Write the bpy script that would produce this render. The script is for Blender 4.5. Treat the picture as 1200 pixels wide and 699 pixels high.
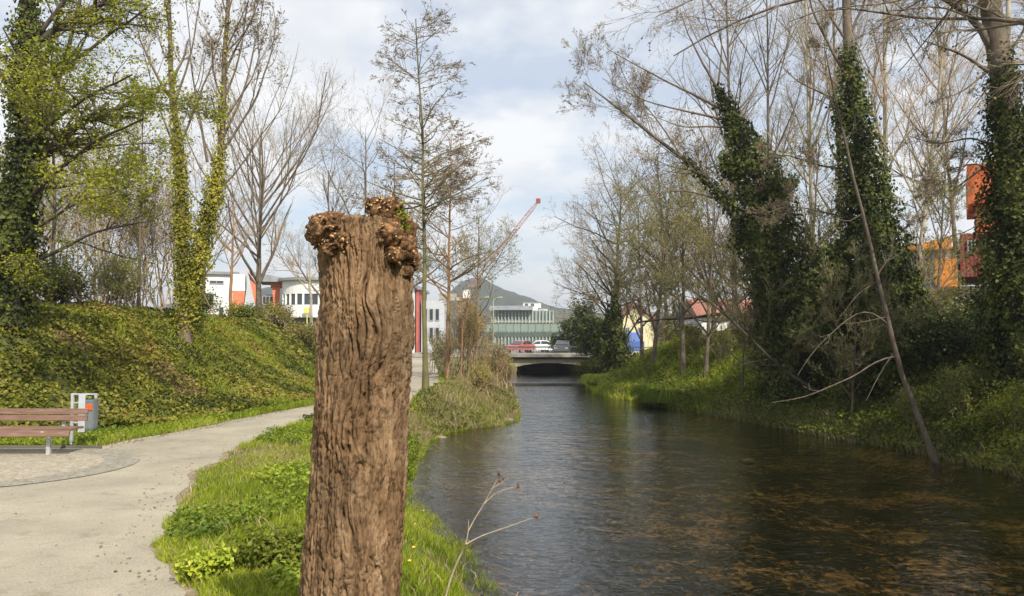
import bpy, math, random
import numpy as np
from mathutils import Vector
R = math.radians
random.seed(7)
rng = np.random.default_rng(11)
for o in list(bpy.data.objects): bpy.data.objects.remove(o)
S = bpy.context.scene
COL = S.collection

# ------------------------------------------------------------------ camera, sky, sun, exposure
PITCH = math.atan(50.5/950); CZ = 1.9
cam = bpy.data.cameras.new('camera'); camo = bpy.data.objects.new('camera', cam); COL.objects.link(camo)
camo.location = (0, 0, CZ); camo.rotation_euler = (R(90)+PITCH, 0, 0)
cam.sensor_width = 36; cam.lens = 28.5; cam.clip_start = 0.1; cam.clip_end = 6000
S.camera = camo
S.view_settings.view_transform = 'Standard'; S.view_settings.look = 'None'
S.view_settings.exposure = 0.38; S.view_settings.gamma = 1
SUN_EL, SUN_AZ = 41.0, math.degrees(math.atan2(0.46, -0.89))      # azimuth clockwise from +Y
sd = Vector((math.sin(R(SUN_AZ))*math.cos(R(SUN_EL)), math.cos(R(SUN_AZ))*math.cos(R(SUN_EL)), math.sin(R(SUN_EL))))
sun = bpy.data.lights.new('sun', 'SUN'); suno = bpy.data.objects.new('sun', sun); COL.objects.link(suno)
sun.energy = 4.4; sun.angle = R(0.6); sun.color = (1.0, .92, .79)
suno.location = (20, -30, 40); suno.rotation_euler = (-sd).to_track_quat('-Z', 'Y').to_euler()
W = bpy.data.worlds.new('World'); S.world = W; W.use_nodes = True
nt = W.node_tree; N = nt.nodes; L = nt.links; N.clear()
wo = N.new('ShaderNodeOutputWorld'); bg = N.new('ShaderNodeBackground'); sky = N.new('ShaderNodeTexSky')
sky.sky_type = 'NISHITA'; sky.sun_disc = False; sky.sun_elevation = R(SUN_EL); sky.sun_rotation = R(SUN_AZ)
sky.air_density = 1.0; sky.dust_density = 1.2; sky.ozone_density = 1.5
bg.inputs[1].default_value = 0.122
tc = N.new('ShaderNodeTexCoord'); sp = N.new('ShaderNodeSeparateXYZ'); L.new(tc.outputs['Generated'], sp.inputs[0])
def mnode(op, a, b=None, c=None, tree=None):
    t = tree or nt
    m = t.nodes.new('ShaderNodeMath'); m.operation = op
    for i, v in enumerate((a, b, c)):
        if v is None: continue
        if isinstance(v, (int, float)): m.inputs[i].default_value = v
        else: t.links.new(v, m.inputs[i])
    return m.outputs[0]
zz = mnode('ADD', mnode('MAXIMUM', sp.outputs[2], 0.0), 0.22)
cx = mnode('DIVIDE', sp.outputs[0], zz); cy = mnode('DIVIDE', sp.outputs[1], zz)
cb = N.new('ShaderNodeCombineXYZ'); L.new(cx, cb.inputs[0]); L.new(cy, cb.inputs[1]); cb.inputs[2].default_value = 3.7
def wnoise(scale, det, rough, dist, off):
    n = N.new('ShaderNodeTexNoise'); n.inputs['Scale'].default_value = scale; n.inputs['Detail'].default_value = det
    n.inputs['Roughness'].default_value = rough; n.inputs['Distortion'].default_value = dist
    v = N.new('ShaderNodeVectorMath'); v.operation = 'ADD'; v.inputs[1].default_value = off
    L.new(cb.outputs[0], v.inputs[0]); L.new(v.outputs[0], n.inputs['Vector']); return n.outputs[0]
n1 = wnoise(1.5, 7, .52, .15, (4.3, 1.2, 0)); n2 = wnoise(4.0, 5, .55, .1, (9, 3, 2))
cr = N.new('ShaderNodeValToRGB'); L.new(mnode('ADD', n1, mnode('MULTIPLY', mnode('SUBTRACT', n2, .5), .18)), cr.inputs[0])
cr.color_ramp.elements[0].position = .43; cr.color_ramp.elements[0].color = (.44, .44, .44, 1)
cr.color_ramp.elements[1].position = .55; cr.color_ramp.elements[1].color = (.95, .95, .95, 1)
cc = N.new('ShaderNodeValToRGB'); L.new(n2, cc.inputs[0])
cc.color_ramp.elements[0].position = .3; cc.color_ramp.elements[0].color = (5.6, 5.8, 6.1, 1)
cc.color_ramp.elements[1].position = .62; cc.color_ramp.elements[1].color = (6.8, 6.85, 6.9, 1)
mx = N.new('ShaderNodeMix'); mx.data_type = 'RGBA'
L.new(cr.outputs[0], mx.inputs[0]); L.new(sky.outputs[0], mx.inputs[6]); L.new(cc.outputs[0], mx.inputs[7])
L.new(mx.outputs[2], bg.inputs[0]); L.new(bg.outputs[0], wo.inputs[0])
cyc = S.cycles
cyc.max_bounces = 6; cyc.diffuse_bounces = 2; cyc.glossy_bounces = 2; cyc.transmission_bounces = 4; cyc.transparent_max_bounces = 6
cyc.volume_bounces = 0; cyc.use_denoising = True; cyc.caustics_reflective = False; cyc.caustics_refractive = False

# ------------------------------------------------------------------ helpers
def at(px, py, Y):
    """world point on the ray through a pixel of the 1200 px photograph, at distance Y"""
    a = (px-600)/950; b = (349.5-py)/950
    d = (a, math.cos(PITCH)-b*math.sin(PITCH), math.sin(PITCH)+b*math.cos(PITCH))
    k = Y/d[1]; return np.array((a*k, Y, CZ+d[2]*k))
_p = np.random.default_rng(3).permutation(256); _p = np.concatenate([_p, _p, _p])
_g = np.random.default_rng(4).normal(size=(256, 3)); _g /= np.linalg.norm(_g, axis=1)[:, None]
def pn(x, y, z=0.0):
    x, y, z = np.broadcast_arrays(np.asarray(x, float), y, z)
    xi = np.floor(x).astype(int); yi = np.floor(y).astype(int); zi = np.floor(z).astype(int)
    fx, fy, fz = x-xi, y-yi, z-zi; xi &= 255; yi &= 255; zi &= 255
    u = fx**3*(fx*(fx*6-15)+10); v = fy**3*(fy*(fy*6-15)+10); w = fz**3*(fz*(fz*6-15)+10)
    def gr(i, j, k):
        g = _g[_p[_p[_p[xi+i]+yi+j]+zi+k]]
        return g[..., 0]*(fx-i)+g[..., 1]*(fy-j)+g[..., 2]*(fz-k)
    l = lambda a, b, t: a+(b-a)*t
    return l(l(l(gr(0,0,0), gr(1,0,0), u), l(gr(0,1,0), gr(1,1,0), u), v),
             l(l(gr(0,0,1), gr(1,0,1), u), l(gr(0,1,1), gr(1,1,1), u), v), w)
def sm(t): t = np.clip(t, 0, 1); return t*t*(3-2*t)
def nrm(v): return v/np.maximum(np.linalg.norm(v, axis=-1, keepdims=True), 1e-9)

def tag(o, label=None, cat=None, group=None, kind=None):
    if label: o['label'] = label
    if cat: o['category'] = cat
    if group: o['group'] = group
    if kind: o['kind'] = kind
    return o
def empty(name, loc, label, cat, group=None):
    o = bpy.data.objects.new(name, None); COL.objects.link(o); o.location = tuple(loc); o.empty_display_size = .3
    return tag(o, label, cat, group)
def mesh(name, V, Fs, mats, parent=None, attr=None, smooth=False, mi=None, base=None, loc=None):
    """Fs: list of int arrays (m,k); mi: material index for each array; base: subtract from V"""
    V = np.asarray(V, float)
    if base is not None: V = V-np.asarray(base)
    me = bpy.data.meshes.new(name)
    me.vertices.add(len(V)); me.vertices.foreach_set('co', V.astype(np.float32).ravel())
    Fs = [np.asarray(f) for f in Fs if len(f)]
    tot = sum(f.size for f in Fs); nf = sum(len(f) for f in Fs)
    me.loops.add(tot); me.polygons.add(nf)
    me.loops.foreach_set('vertex_index', np.concatenate([f.ravel() for f in Fs]).astype(np.int32))
    lt = np.concatenate([np.full(len(f), f.shape[1]) for f in Fs]); ls = np.concatenate([[0], np.cumsum(lt)[:-1]])
    me.polygons.foreach_set('loop_start', ls.astype(np.int32)); me.polygons.foreach_set('loop_total', lt.astype(np.int32))
    if not isinstance(mats, (list, tuple)): mats = [mats]
    for m in mats: me.materials.append(m)
    if mi is not None: me.polygons.foreach_set('material_index', np.concatenate([np.full(len(f), i) if np.isscalar(i) else i for f, i in zip(Fs, mi)]).astype(np.int32))
    me.polygons.foreach_set('use_smooth', np.full(nf, smooth))
    if attr is not None:
        for k, v in attr.items():
            a = me.attributes.new(k, 'FLOAT', 'POINT'); a.data.foreach_set('value', np.asarray(v, np.float32))
    me.update(calc_edges=True); me.validate()
    o = bpy.data.objects.new(name, me); COL.objects.link(o)
    if parent is not None: o.parent = parent
    if loc is not None: o.location = tuple(loc)
    return o
def copy_tree(o, parent=None):
    c = o.copy(); COL.objects.link(c); c.parent = parent
    for ch in [x for x in o.children]: copy_tree(ch, c)
    return c

class MB:
    """collects boxes, prisms, cylinders and tubes into one mesh"""
    def __init__(s): s.v = []; s.f = {}; s.n = 0
    def add(s, V, F, m=0):
        V = np.asarray(V, float); s.v.append(V)
        for f in F: s.f.setdefault((len(f), m), []).append([i+s.n for i in f])
        s.n += len(V); return s
    def box(s, x0, x1, y0, y1, z0, z1, m=0, rz=0, c=None):
        V = np.array([(x, y, z) for z in (z0, z1) for x, y in ((x0,y0),(x1,y0),(x1,y1),(x0,y1))], float)
        if rz:
            c = c or ((x0+x1)/2, (y0+y1)/2); a, b = math.cos(rz), math.sin(rz)
            X = V[:,0]-c[0]; Y = V[:,1]-c[1]; V[:,0] = c[0]+a*X-b*Y; V[:,1] = c[1]+b*X+a*Y
        return s.add(V, [(3,2,1,0),(4,5,6,7),(0,1,5,4),(1,2,6,5),(2,3,7,6),(3,0,4,7)], m)
    def prism(s, pts, d, m=0):
        """polygon pts (3D, planar) pushed along vector d"""
        P = np.asarray(pts, float); n = len(P); V = np.vstack([P, P+np.asarray(d)])
        return s.add(V, [tuple(range(n))[::-1], tuple(range(n, 2*n))]+[(i, (i+1)%n, n+(i+1)%n, n+i) for i in range(n)], m)
    def tube(s, pts, r, k=8, m=0, cap=True):
        P = np.asarray(pts, float); r = np.broadcast_to(r, (len(P),))
        V, F = tubes(P[None], r[None], k)
        s.add(V, [tuple(f) for f in F], m)
        if cap:
            n = len(P); s.f.setdefault((k, m), []).append([s.n-n*k+i for i in range(k)][::-1]); s.f[(k, m)].append([s.n-k+i for i in range(k)])
        return s
    def build(s, name, mats, parent=None, base=None, smooth=False, bevel=0, attr=None):
        Fs = []; mi = []
        for (k, m), f in s.f.items(): Fs.append(np.array(f)); mi.append(m)
        o = mesh(name, np.vstack(s.v), Fs, mats, parent, mi=mi, base=base, smooth=smooth)
        if bevel:
            b = o.modifiers.new('bevel', 'BEVEL'); b.width = bevel; b.segments = 2; b.limit_method = 'ANGLE'
        return o

def tubes(P, Rr, k):
    """P (M,n,3), Rr (M,n) -> verts, quad faces"""
    M, n, _ = P.shape
    T = np.zeros_like(P); T[:,1:-1] = P[:,2:]-P[:,:-2]; T[:,0] = P[:,1]-P[:,0]; T[:,-1] = P[:,-1]-P[:,-2]; T = nrm(T)
    ref = np.where(np.abs(nrm(P[:,-1:]-P[:,:1])[..., 2:3]) > .8, np.array([1., 0, 0]), np.array([0, 0, 1.]))
    A = nrm(np.cross(T, np.broadcast_to(ref, T.shape))); B = np.cross(T, A)
    th = np.arange(k)*2*math.pi/k
    V = P[:,:,None]+Rr[:,:,None,None]*(A[:,:,None]*np.cos(th)[None,None,:,None]+B[:,:,None]*np.sin(th)[None,None,:,None])
    idx = (np.arange(M)[:,None,None]*n+np.arange(n-1)[None,:,None])*k+np.arange(k)[None,None,:]
    nx = (np.arange(M)[:,None,None]*n+np.arange(n-1)[None,:,None])*k+(np.arange(k)[None,None,:]+1)%k
    F = np.stack([idx, idx+k, nx+k, nx], -1).reshape(-1, 4)
    return V.reshape(-1, 3), F

# ------------------------------------------------------------------ materials
def mat(name, col=(.5,.5,.5), rough=.7, metal=0, spec=.5):
    m = bpy.data.materials.new(name); m.use_nodes = True
    b = m.node_tree.nodes['Principled BSDF']; b.inputs['Base Color'].default_value = (*col, 1)
    b.inputs['Roughness'].default_value = rough; b.inputs['Metallic'].default_value = metal; b.inputs['Specular IOR Level'].default_value = spec
    return m
def nz(m, scale, det=4, rough=.55, stretch=(1,1,1), dist=0, coord='Object'):
    t = m.node_tree; tc = t.nodes.new('ShaderNodeTexCoord'); mp = t.nodes.new('ShaderNodeMapping'); mp.inputs['Scale'].default_value = stretch
    n = t.nodes.new('ShaderNodeTexNoise'); n.inputs['Scale'].default_value = scale; n.inputs['Detail'].default_value = det
    n.inputs['Roughness'].default_value = rough; n.inputs['Distortion'].default_value = dist
    t.links.new(tc.outputs[coord], mp.inputs[0]); t.links.new(mp.outputs[0], n.inputs['Vector']); return n.outputs[0]
def ramp(m, fac, stops):
    t = m.node_tree; r = t.nodes.new('ShaderNodeValToRGB'); t.links.new(fac, r.inputs[0])
    e = r.color_ramp.elements
    while len(e) < len(stops): e.new(.5)
    for i, (p, c) in enumerate(stops): e[i].position = p; e[i].color = (*c, 1) if len(c) == 3 else c
    return r.outputs[0]
def mixc(m, fac, a, b, mode='MIX'):
    t = m.node_tree; x = t.nodes.new('ShaderNodeMix'); x.data_type = 'RGBA'; x.blend_type = mode
    for i, v in ((0, fac), (6, a), (7, b)):
        if isinstance(v, (int, float)): x.inputs[i].default_value = v
        elif isinstance(v, tuple): x.inputs[i].default_value = (*v, 1)
        else: t.links.new(v, x.inputs[i])
    return x.outputs[2]
def setc(m, c): m.node_tree.links.new(c, m.node_tree.nodes['Principled BSDF'].inputs['Base Color'])
def bump(m, h, strength=.5, dist=.02):
    t = m.node_tree; b = t.nodes.new('ShaderNodeBump'); b.inputs['Strength'].default_value = strength; b.inputs['Distance'].default_value = dist
    t.links.new(h, b.inputs['Height']); t.links.new(b.outputs[0], t.nodes['Principled BSDF'].inputs['Normal'])
def noisy(name, stops, scale=4, det=5, rough=.8, stretch=(1,1,1), bmp=0, bdist=.02, metal=0, spec=.4):
    m = mat(name, rough=rough, metal=metal, spec=spec); n = nz(m, scale, det, stretch=stretch); setc(m, ramp(m, n, stops))
    if bmp: bump(m, nz(m, scale*4, 4, stretch=stretch), bmp, bdist)
    return m
def leafmat(name, stops, trans=.3, rough=.55, spec=.3):
    """colour by the per leaf attribute 'rnd'; light passes through the leaf"""
    m = mat(name, rough=rough, spec=spec); t = m.node_tree
    a = t.nodes.new('ShaderNodeAttribute'); a.attribute_name = 'rnd'
    c = ramp(m, a.outputs['Fac'], stops); setc(m, c)
    tr = t.nodes.new('ShaderNodeBsdfTranslucent'); t.links.new(c, tr.inputs[0])
    mx = t.nodes.new('ShaderNodeMixShader'); mx.inputs[0].default_value = trans
    out = t.nodes['Material Output']; t.links.new(t.nodes['Principled BSDF'].outputs[0], mx.inputs[1]); t.links.new(tr.outputs[0], mx.inputs[2])
    t.links.new(mx.outputs[0], out.inputs[0]); return m
M = {}
M['bark'] = noisy('bark_grey_brown', [(.3, (.075,.055,.038)), (.7, (.20,.16,.115))], 6, stretch=(1,1,.3), bmp=.6)
M['bark_dark'] = noisy('bark_dark', [(.3, (.035,.028,.02)), (.7, (.095,.075,.055))], 6, stretch=(1,1,.3), bmp=.6)
M['bark_pale'] = noisy('bark_pale', [(.3, (.22,.19,.14)), (.7, (.48,.43,.34))], 3, stretch=(1,1,.4), bmp=.4)
M['bark_orange'] = noisy('bark_orange', [(.3, (.18,.10,.05)), (.7, (.34,.20,.10))], 5, stretch=(1,1,.3), bmp=.4)
M['bark_green'] = noisy('bark_mossy', [(.3, (.09,.085,.03)), (.7, (.2,.18,.08))], 6, stretch=(1,1,.3), bmp=.5)
M['twig'] = noisy('twig_brown', [(.3, (.17,.132,.085)), (.7, (.34,.275,.185))], 2)
M['twig_grey'] = noisy('twig_grey', [(.3, (.19,.155,.115)), (.7, (.37,.315,.245))], 2)
M['twig_olive'] = noisy('twig_olive', [(.3, (.16,.145,.07)), (.7, (.32,.29,.15))], 2)
M['twig_dark'] = noisy('twig_dark', [(.3, (.055,.042,.032)), (.7, (.13,.10,.078))], 2)
M['twig_pink'] = noisy('twig_straw', [(.3, (.27,.18,.10)), (.7, (.44,.32,.19))], 2)
M['bud'] = leafmat('bud_brown', [(0, (.10,.06,.03)), (.6, (.24,.155,.06)), (1, (.36,.27,.09))], .15)
M['bud_olive'] = leafmat('bud_olive', [(0, (.14,.11,.03)), (.6, (.24,.22,.05)), (1, (.36,.33,.09))], .25)
M['leaf_spring'] = leafmat('leaf_spring', [(0, (.16,.19,.012)), (.5, (.31,.34,.02)), (1, (.48,.47,.05))], .45)
M['leaf_mid'] = leafmat('leaf_mid', [(0, (.06,.082,.010)), (.5, (.15,.18,.018)), (1, (.29,.30,.04))], .35)
M['leaf_holly'] = leafmat('leaf_holly', [(0, (.022,.032,.007)), (.5, (.06,.082,.014)), (.9, (.13,.16,.028)), (1, (.28,.31,.13))], .2, rough=.45, spec=.3)
M['ivy_dark'] = leafmat('ivy_dark', [(0, (.022,.03,.007)), (.5, (.06,.08,.014)), (1, (.16,.18,.035))], .2, rough=.6, spec=.2)
M['ivy_yellow'] = leafmat('ivy_yellow', [(0, (.13,.13,.015)), (.5, (.30,.29,.025)), (1, (.50,.45,.07))], .3)
M['ivy_bank'] = leafmat('ivy_bank', [(0, (.035,.045,.008)), (.3, (.11,.13,.014)), (.6, (.20,.195,.022)), (.92, (.32,.30,.045)), (1, (.30,.20,.06))], .25, rough=.5)
M['weed'] = leafmat('weed_leaf', [(0, (.09,.145,.012)), (.5, (.20,.27,.022)), (1, (.36,.42,.04))], .3)
M['weed_yellow'] = leafmat('weed_yellow_green', [(0, (.26,.36,.03)), (.5, (.45,.52,.05)), (1, (.6,.62,.10))], .35)
M['grass'] = leafmat('grass_blade', [(0, (.14,.20,.012)), (.5, (.30,.37,.022)), (.9, (.46,.50,.05)), (1, (.52,.44,.18))], .35)
M['straw'] = leafmat('straw', [(0, (.2,.16,.07)), (.5, (.34,.28,.13)), (1, (.5,.42,.24))], .2)
M['under_grass'] = leafmat('grass_shade_tint', [(0, (.05,.085,.01)), (.5, (.11,.17,.018)), (.9, (.21,.27,.03)), (1, (.22,.17,.07))], .3, rough=.9, spec=.05)

# ------------------------------------------------------------------ terrain
def interp(tab):
    a = np.array(tab, float); return lambda y: np.interp(y, a[:,0], a[:,1])
WZ = -1.1; WZ2 = -0.95
xl = interp([(-40,2.2),(0,1.0),(5,.62),(7.5,.18),(9.5,-.25),(11.4,-.66),(14.2,-1.5),(16.3,-2.15),(19.7,-2.5),(24.5,-2.6),(26.8,-2.2),(27.8,-1.6),(28.9,-.55),(30.6,.1),(35,.19),(47,0),(57,.2),(72,.6),(84,.8),(100,5),(130,25),(200,60)])
xr = interp([(-40,11.5),(17.8,11.25),(21,11.1),(26,9.8),(35.6,7.5),(46,4.8),(52,4.9),(72,6.6),(84,6.8),(100,12),(130,32),(200,66)])
pr = interp([(-40,-1.6),(0,-2.0),(4,-2.1),(6.2,-2.5),(7.5,-3.3),(9,-3.75),(10.6,-4.3),(12.4,-4.7),(15.7,-4.96),(20,-4.8),(30,-3.2),(36,-3.2),(50,-4.5),(72,-7)])
pl = interp([(-40,-4.5),(0,-5),(6,-6.3),(10,-7.3),(14,-7.5),(15.7,-7.27),(18,-6.8),(20.7,-6.5),(23.7,-5.9),(30,-5.5),(40,-5.9),(50,-6.9),(72,-10.5)])
tx = interp([(-40,-13),(8,-12.5),(13,-11.6),(15,-10.2),(16.5,-9.2),(18,-8.3),(20,-7.7),(24,-6.9),(30,-6.4),(40,-7.0),(50,-8.2),(72,-12)])
def H(x, y):
    x, y = np.broadcast_arrays(np.asarray(x, float), np.asarray(y, float))
    a, b = xl(y), xr(y); dl = a-x; dr = x-b
    wb = np.interp(y, [0, 9, 14, 40], [1.3, 1.5, 2.2, 3.0])
    n1 = pn(x*.7, y*.7, 1.3); n2 = pn(x*2.3, y*2.3, 5.1); n3 = pn(x*.12, y*.12, 9.7)
    far = sm((y-62)/8)
    lev = .45*far
    # left side
    dn = dl+n2*.25+n1*.2
    zl = WZ-.05+(1.15+lev)*sm(dn/wb)**.8
    pm = sm((x-pr(y)-.4)/.6)     # 0 on the path
    zl = zl+(n1*.10+n2*.05)*pm*sm(dl/.6)*(1-far)
    e = tx(y)-x
    zb = 2.8*sm(e/5.9)*(1-.95*far*sm((x+26)/6))+(n1*.18+n2*.07)*sm(e/1.0)*(1-far)
    zl = np.where(e > 0, zl+zb, zl)
    # right side
    top = np.interp(y, [0, 45, 62, 72], [3.0, 2.6, 1.4, 1.2])
    zr = WZ-.05+.45*sm((dr+n2*.2)/.45)+top*sm((dr-.2+n1*.4)/5.2)+(n1*.18+n2*.08)*sm(dr/1.0)*(1-far)+(sm((dr-6)/20))*.6*(1-far)
    zr = np.where(far > 0, zr*(1-far)+far*np.where(dr > .6, .45, WZ+(1.55)*sm(dr/.6)), zr)
    # river bed
    bed = WZ-.42*sm(np.minimum(-dl, -dr)/1.2)-.04+n1*.06+n2*.06*sm(np.minimum(-dl, -dr)/.5)
    z = np.where((dl < 0) & (dr < 0), bed, np.where(dl >= 0, zl, zr))
    z = z+np.where((y > 120), n3*2.0*sm((y-120)/200), 0)
    return z
def Hs(x, y): return float(H(np.array([x]), np.array([y]))[0])

# ground sheet: nonuniform grid, fine near the river and the path
ys = np.concatenate([[-400,-200,-100,-60,-40,-25,-15,-8], np.arange(-5, 16, .13), np.arange(16, 36, .2), np.arange(36, 90, .5), np.arange(90, 150, 3), np.geomspace(150, 4000, 22)])
xs = np.concatenate([-np.geomspace(4000, 32, 18), np.arange(-30, -14, .7), np.arange(-14, 14, .16), np.arange(14, 34, .7), np.geomspace(34, 4000, 18)])
GX, GY = np.meshgrid(xs, ys); GZ = H(GX, GY)
# a bedding below the road and the paths so that sheets never cut through
V = np.stack([GX, GY, GZ], -1).reshape(-1, 3); nx_, ny_ = len(xs), len(ys)
i = (np.arange(ny_-1)[:,None]*nx_+np.arange(nx_-1)[None]).ravel()
F = np.stack([i, i+1, i+nx_+1, i+nx_], -1)
fc = V[F].mean(1); inr = (fc[:,0] > xl(fc[:,1])-.05) & (fc[:,0] < xr(fc[:,1])+.05)
g = mat('soil_and_turf', rough=.95, spec=.15)
c1 = ramp(g, nz(g, .9, 6, .6), [(.35, (.075,.10,.018)), (.5, (.12,.155,.025)), (.65, (.17,.135,.065))])
c2 = ramp(g, nz(g, 9, 5, .6), [(.3, (.05,.055,.02)), (.7, (.22,.19,.09))])
setc(g, mixc(g, .45, c1, c2)); bump(g, nz(g, 25, 5), .8, .04); M['ground'] = g
b = mat('river_bed', rough=.8, spec=.2)
sN = nz(b, 3.0, 6, .68, stretch=(1.0,1.0,1), dist=.6); sF = nz(b, 9.5, 5, .65, stretch=(1.2,.9,1), dist=.5)
big = nz(b, .35, 3)
t_ = b.node_tree
pat = mnode('ADD', mnode('ADD', mnode('MULTIPLY', sN, .5, tree=t_), mnode('MULTIPLY', sF, .5, tree=t_), tree=t_), mnode('MULTIPLY', mnode('SUBTRACT', big, .5, tree=t_), .45, tree=t_), tree=t_)
cA = ramp(b, pat, [(.455, (.016,.022,.010)), (.52, (.05,.045,.018)), (.57, (.36,.235,.10)), (.68, (.60,.43,.22))])
setc(b, cA); bump(b, sF, .8, .1); M['bed'] = b
ground = mesh('ground', V, [F[~inr], F[inr]], [M['ground'], M['bed']], mi=[0, 1], smooth=True); tag(ground, kind='structure')

# water: reflecting surface over the bed
w = bpy.data.materials.new('river_water'); w.use_nodes = True; t = w.node_tree; t.nodes.clear()
out = t.nodes.new('ShaderNodeOutputMaterial'); gl = t.nodes.new('ShaderNodeBsdfGlossy'); tr = t.nodes.new('ShaderNodeBsdfTransparent'); fr = t.nodes.new('ShaderNodeFresnel'); mxs = t.nodes.new('ShaderNodeMixShader')
gl.inputs['Roughness'].default_value = .06; gl.inputs['Color'].default_value = (1,1,1,1); tr.inputs[0].default_value = (.72,.66,.46,1); fr.inputs['IOR'].default_value = 1.36
tcw = t.nodes.new('ShaderNodeTexCoord')
def wn(scale, st, det, dist=0.):
    mp = t.nodes.new('ShaderNodeMapping'); mp.inputs['Scale'].default_value = st; n = t.nodes.new('ShaderNodeTexNoise')
    n.inputs['Scale'].default_value = scale; n.inputs['Detail'].default_value = det; n.inputs['Distortion'].default_value = dist
    t.links.new(tcw.outputs['Object'], mp.inputs[0]); t.links.new(mp.outputs[0], n.inputs['Vector']); return n.outputs[0]
hh = mnode('ADD', mnode('MULTIPLY', wn(2.6, (.8,1,1), 3, .4), .6, tree=t), mnode('MULTIPLY', wn(9, (.7,1.2,1), 3, .5), .22, tree=t), tree=t)
hh = mnode('ADD', hh, mnode('MULTIPLY', wn(.7, (1,1,1), 2), .5, tree=t), tree=t)
bp = t.nodes.new('ShaderNodeBump'); bp.inputs['Strength'].default_value = .75; bp.inputs['Distance'].default_value = .07; t.links.new(hh, bp.inputs['Height'])
t.links.new(bp.outputs[0], gl.inputs['Normal']); t.links.new(bp.outputs[0], fr.inputs['Normal'])
t.links.new(fr.outputs[0], mxs.inputs[0]); t.links.new(tr.outputs[0], mxs.inputs[1]); t.links.new(gl.outputs[0], mxs.inputs[2]); t.links.new(mxs.outputs[0], out.inputs[0])
M['water'] = w
WY = 55.0
def strip(name, fa, fb, y0, y1, n, z, m, lift=0, nx=8):
    yy = np.linspace(y0, y1, n); a = fa(yy); bb = fb(yy); u = np.linspace(0, 1, nx+1)
    X = a[:,None]*(1-u)+bb[:,None]*u; Y = np.broadcast_to(yy[:,None], X.shape)
    Z = (H(X, Y)+lift) if z is None else np.full(X.shape, float(z))
    V = np.stack([X, Y, Z], -1).reshape(-1, 3); k = nx+1
    i = (np.arange(n-1)[:,None]*k+np.arange(nx)[None]).ravel()
    return mesh(name, V, [np.stack([i, i+1, i+k+1, i+k], -1)], m, smooth=True)
tag(strip('river_water', lambda y: xl(y)-1.2, lambda y: xr(y)+1.2, -35, WY, 90, WZ, M['water'], nx=2), kind='structure')
tag(strip('upper_river_water', lambda y: xl(y)-1.2, lambda y: xr(y)+1.2, WY+.3, 130, 60, WZ2, M['water'], nx=2), kind='structure')

# path, bay, road
pm_ = mat('path_fine_gravel', rough=.95, spec=.15)
pc = mixc(pm_, 1.0, ramp(pm_, nz(pm_, .7, 6, .65), [(.3, (.31,.28,.22)), (.7, (.46,.415,.32))]), ramp(pm_, nz(pm_, 3.3, 6, .7), [(.33, (.80,.78,.74)), (.45, (1,1,1))]), 'MULTIPLY')
pf = ramp(pm_, nz(pm_, 60, 3, .6), [(.3, (.72,.72,.72)), (.7, (1.15,1.15,1.15))])
setc(pm_, mixc(pm_, 1.0, pc, pf, 'MULTIPLY')); bump(pm_, nz(pm_, 90, 3), .5, .01); M['path'] = pm_
def prn(y): return pr(y)+pn(y*.9, 2.2, 0)*.28+pn(y*3.1, 7.7, 0)*.12
tag(strip('gravel_path', lambda y: pl(y)+pn(y*.8, 9, 1)*.15, prn, -35, 71.8, 900, None, M['path'], .014, nx=14), kind='structure')
soil = noisy('trodden_soil', [(.3, (.17,.125,.08)), (.55, (.29,.225,.15)), (.75, (.37,.31,.22))], 6, 6, bmp=.5)
tag(strip('soil_edge', lambda y: prn(y)-.12, lambda y: prn(y)+.10+.30*np.maximum(pn(y*0, y*1.6, 4.4)+.12, 0), 2, 40, 500, None, soil, .008, nx=3), kind='structure')
def cobbles(name, a, bcol):
    m = mat(name, rough=.9, spec=.2); t = m.node_tree
    tc = t.nodes.new('ShaderNodeTexCoord'); v = t.nodes.new('ShaderNodeTexVoronoi'); v.inputs['Scale'].default_value = 11; v.feature = 'F1'
    t.links.new(tc.outputs['Object'], v.inputs['Vector'])
    v2 = t.nodes.new('ShaderNodeTexVoronoi'); v2.inputs['Scale'].default_value = 11; v2.feature = 'DISTANCE_TO_EDGE'; t.links.new(tc.outputs['Object'], v2.inputs['Vector'])
    sx = t.nodes.new('ShaderNodeSeparateColor'); t.links.new(v.outputs['Color'], sx.inputs[0])
    c = ramp(m, sx.outputs[0], [(0, a), (1, bcol)]); j = ramp(m, v2.outputs['Distance'], [(0, (.55,.55,.55)), (.12, (1,1,1))])
    setc(m, mixc(m, .8, c, j, 'MULTIPLY')); bump(m, v2.outputs['Distance'], .4, .02); return m
M['cob_l'] = cobbles('pale_setts', (.36,.315,.24), (.45,.40,.315)); M['cob_d'] = cobbles('grey_setts', (.27,.25,.20), (.36,.335,.275))
cen = (-8.15, 12.25); th = np.linspace(0, 2*math.pi, 97)[:-1]
def ringv(r): return np.stack([cen[0]+r*np.cos(th), cen[1]+r*.93*np.sin(th), np.full(96, .024)], -1)
Vb = np.vstack([ringv(.02), ringv(1.0), ringv(1.85), ringv(2.38)]); k = np.arange(96)
def rf(a): return np.stack([a*96+k, (a+1)*96+k, (a+1)*96+(k+1)%96, a*96+(k+1)%96], -1)
tag(mesh('paved_bay', Vb, [rf(0), rf(1), rf(2)], [M['cob_l'], M['cob_d']], mi=[0, 0, 1]), kind='structure')
asph = noisy('asphalt', [(.3, (.10,.10,.105)), (.7, (.16,.16,.165))], 3, bmp=.3)
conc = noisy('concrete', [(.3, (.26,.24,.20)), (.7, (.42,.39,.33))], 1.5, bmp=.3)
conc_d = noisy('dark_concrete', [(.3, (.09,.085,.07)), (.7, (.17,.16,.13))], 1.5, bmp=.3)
white = noisy('white_render', [(.3, (.70,.70,.69)), (.7, (.82,.82,.81))], .5)
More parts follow.
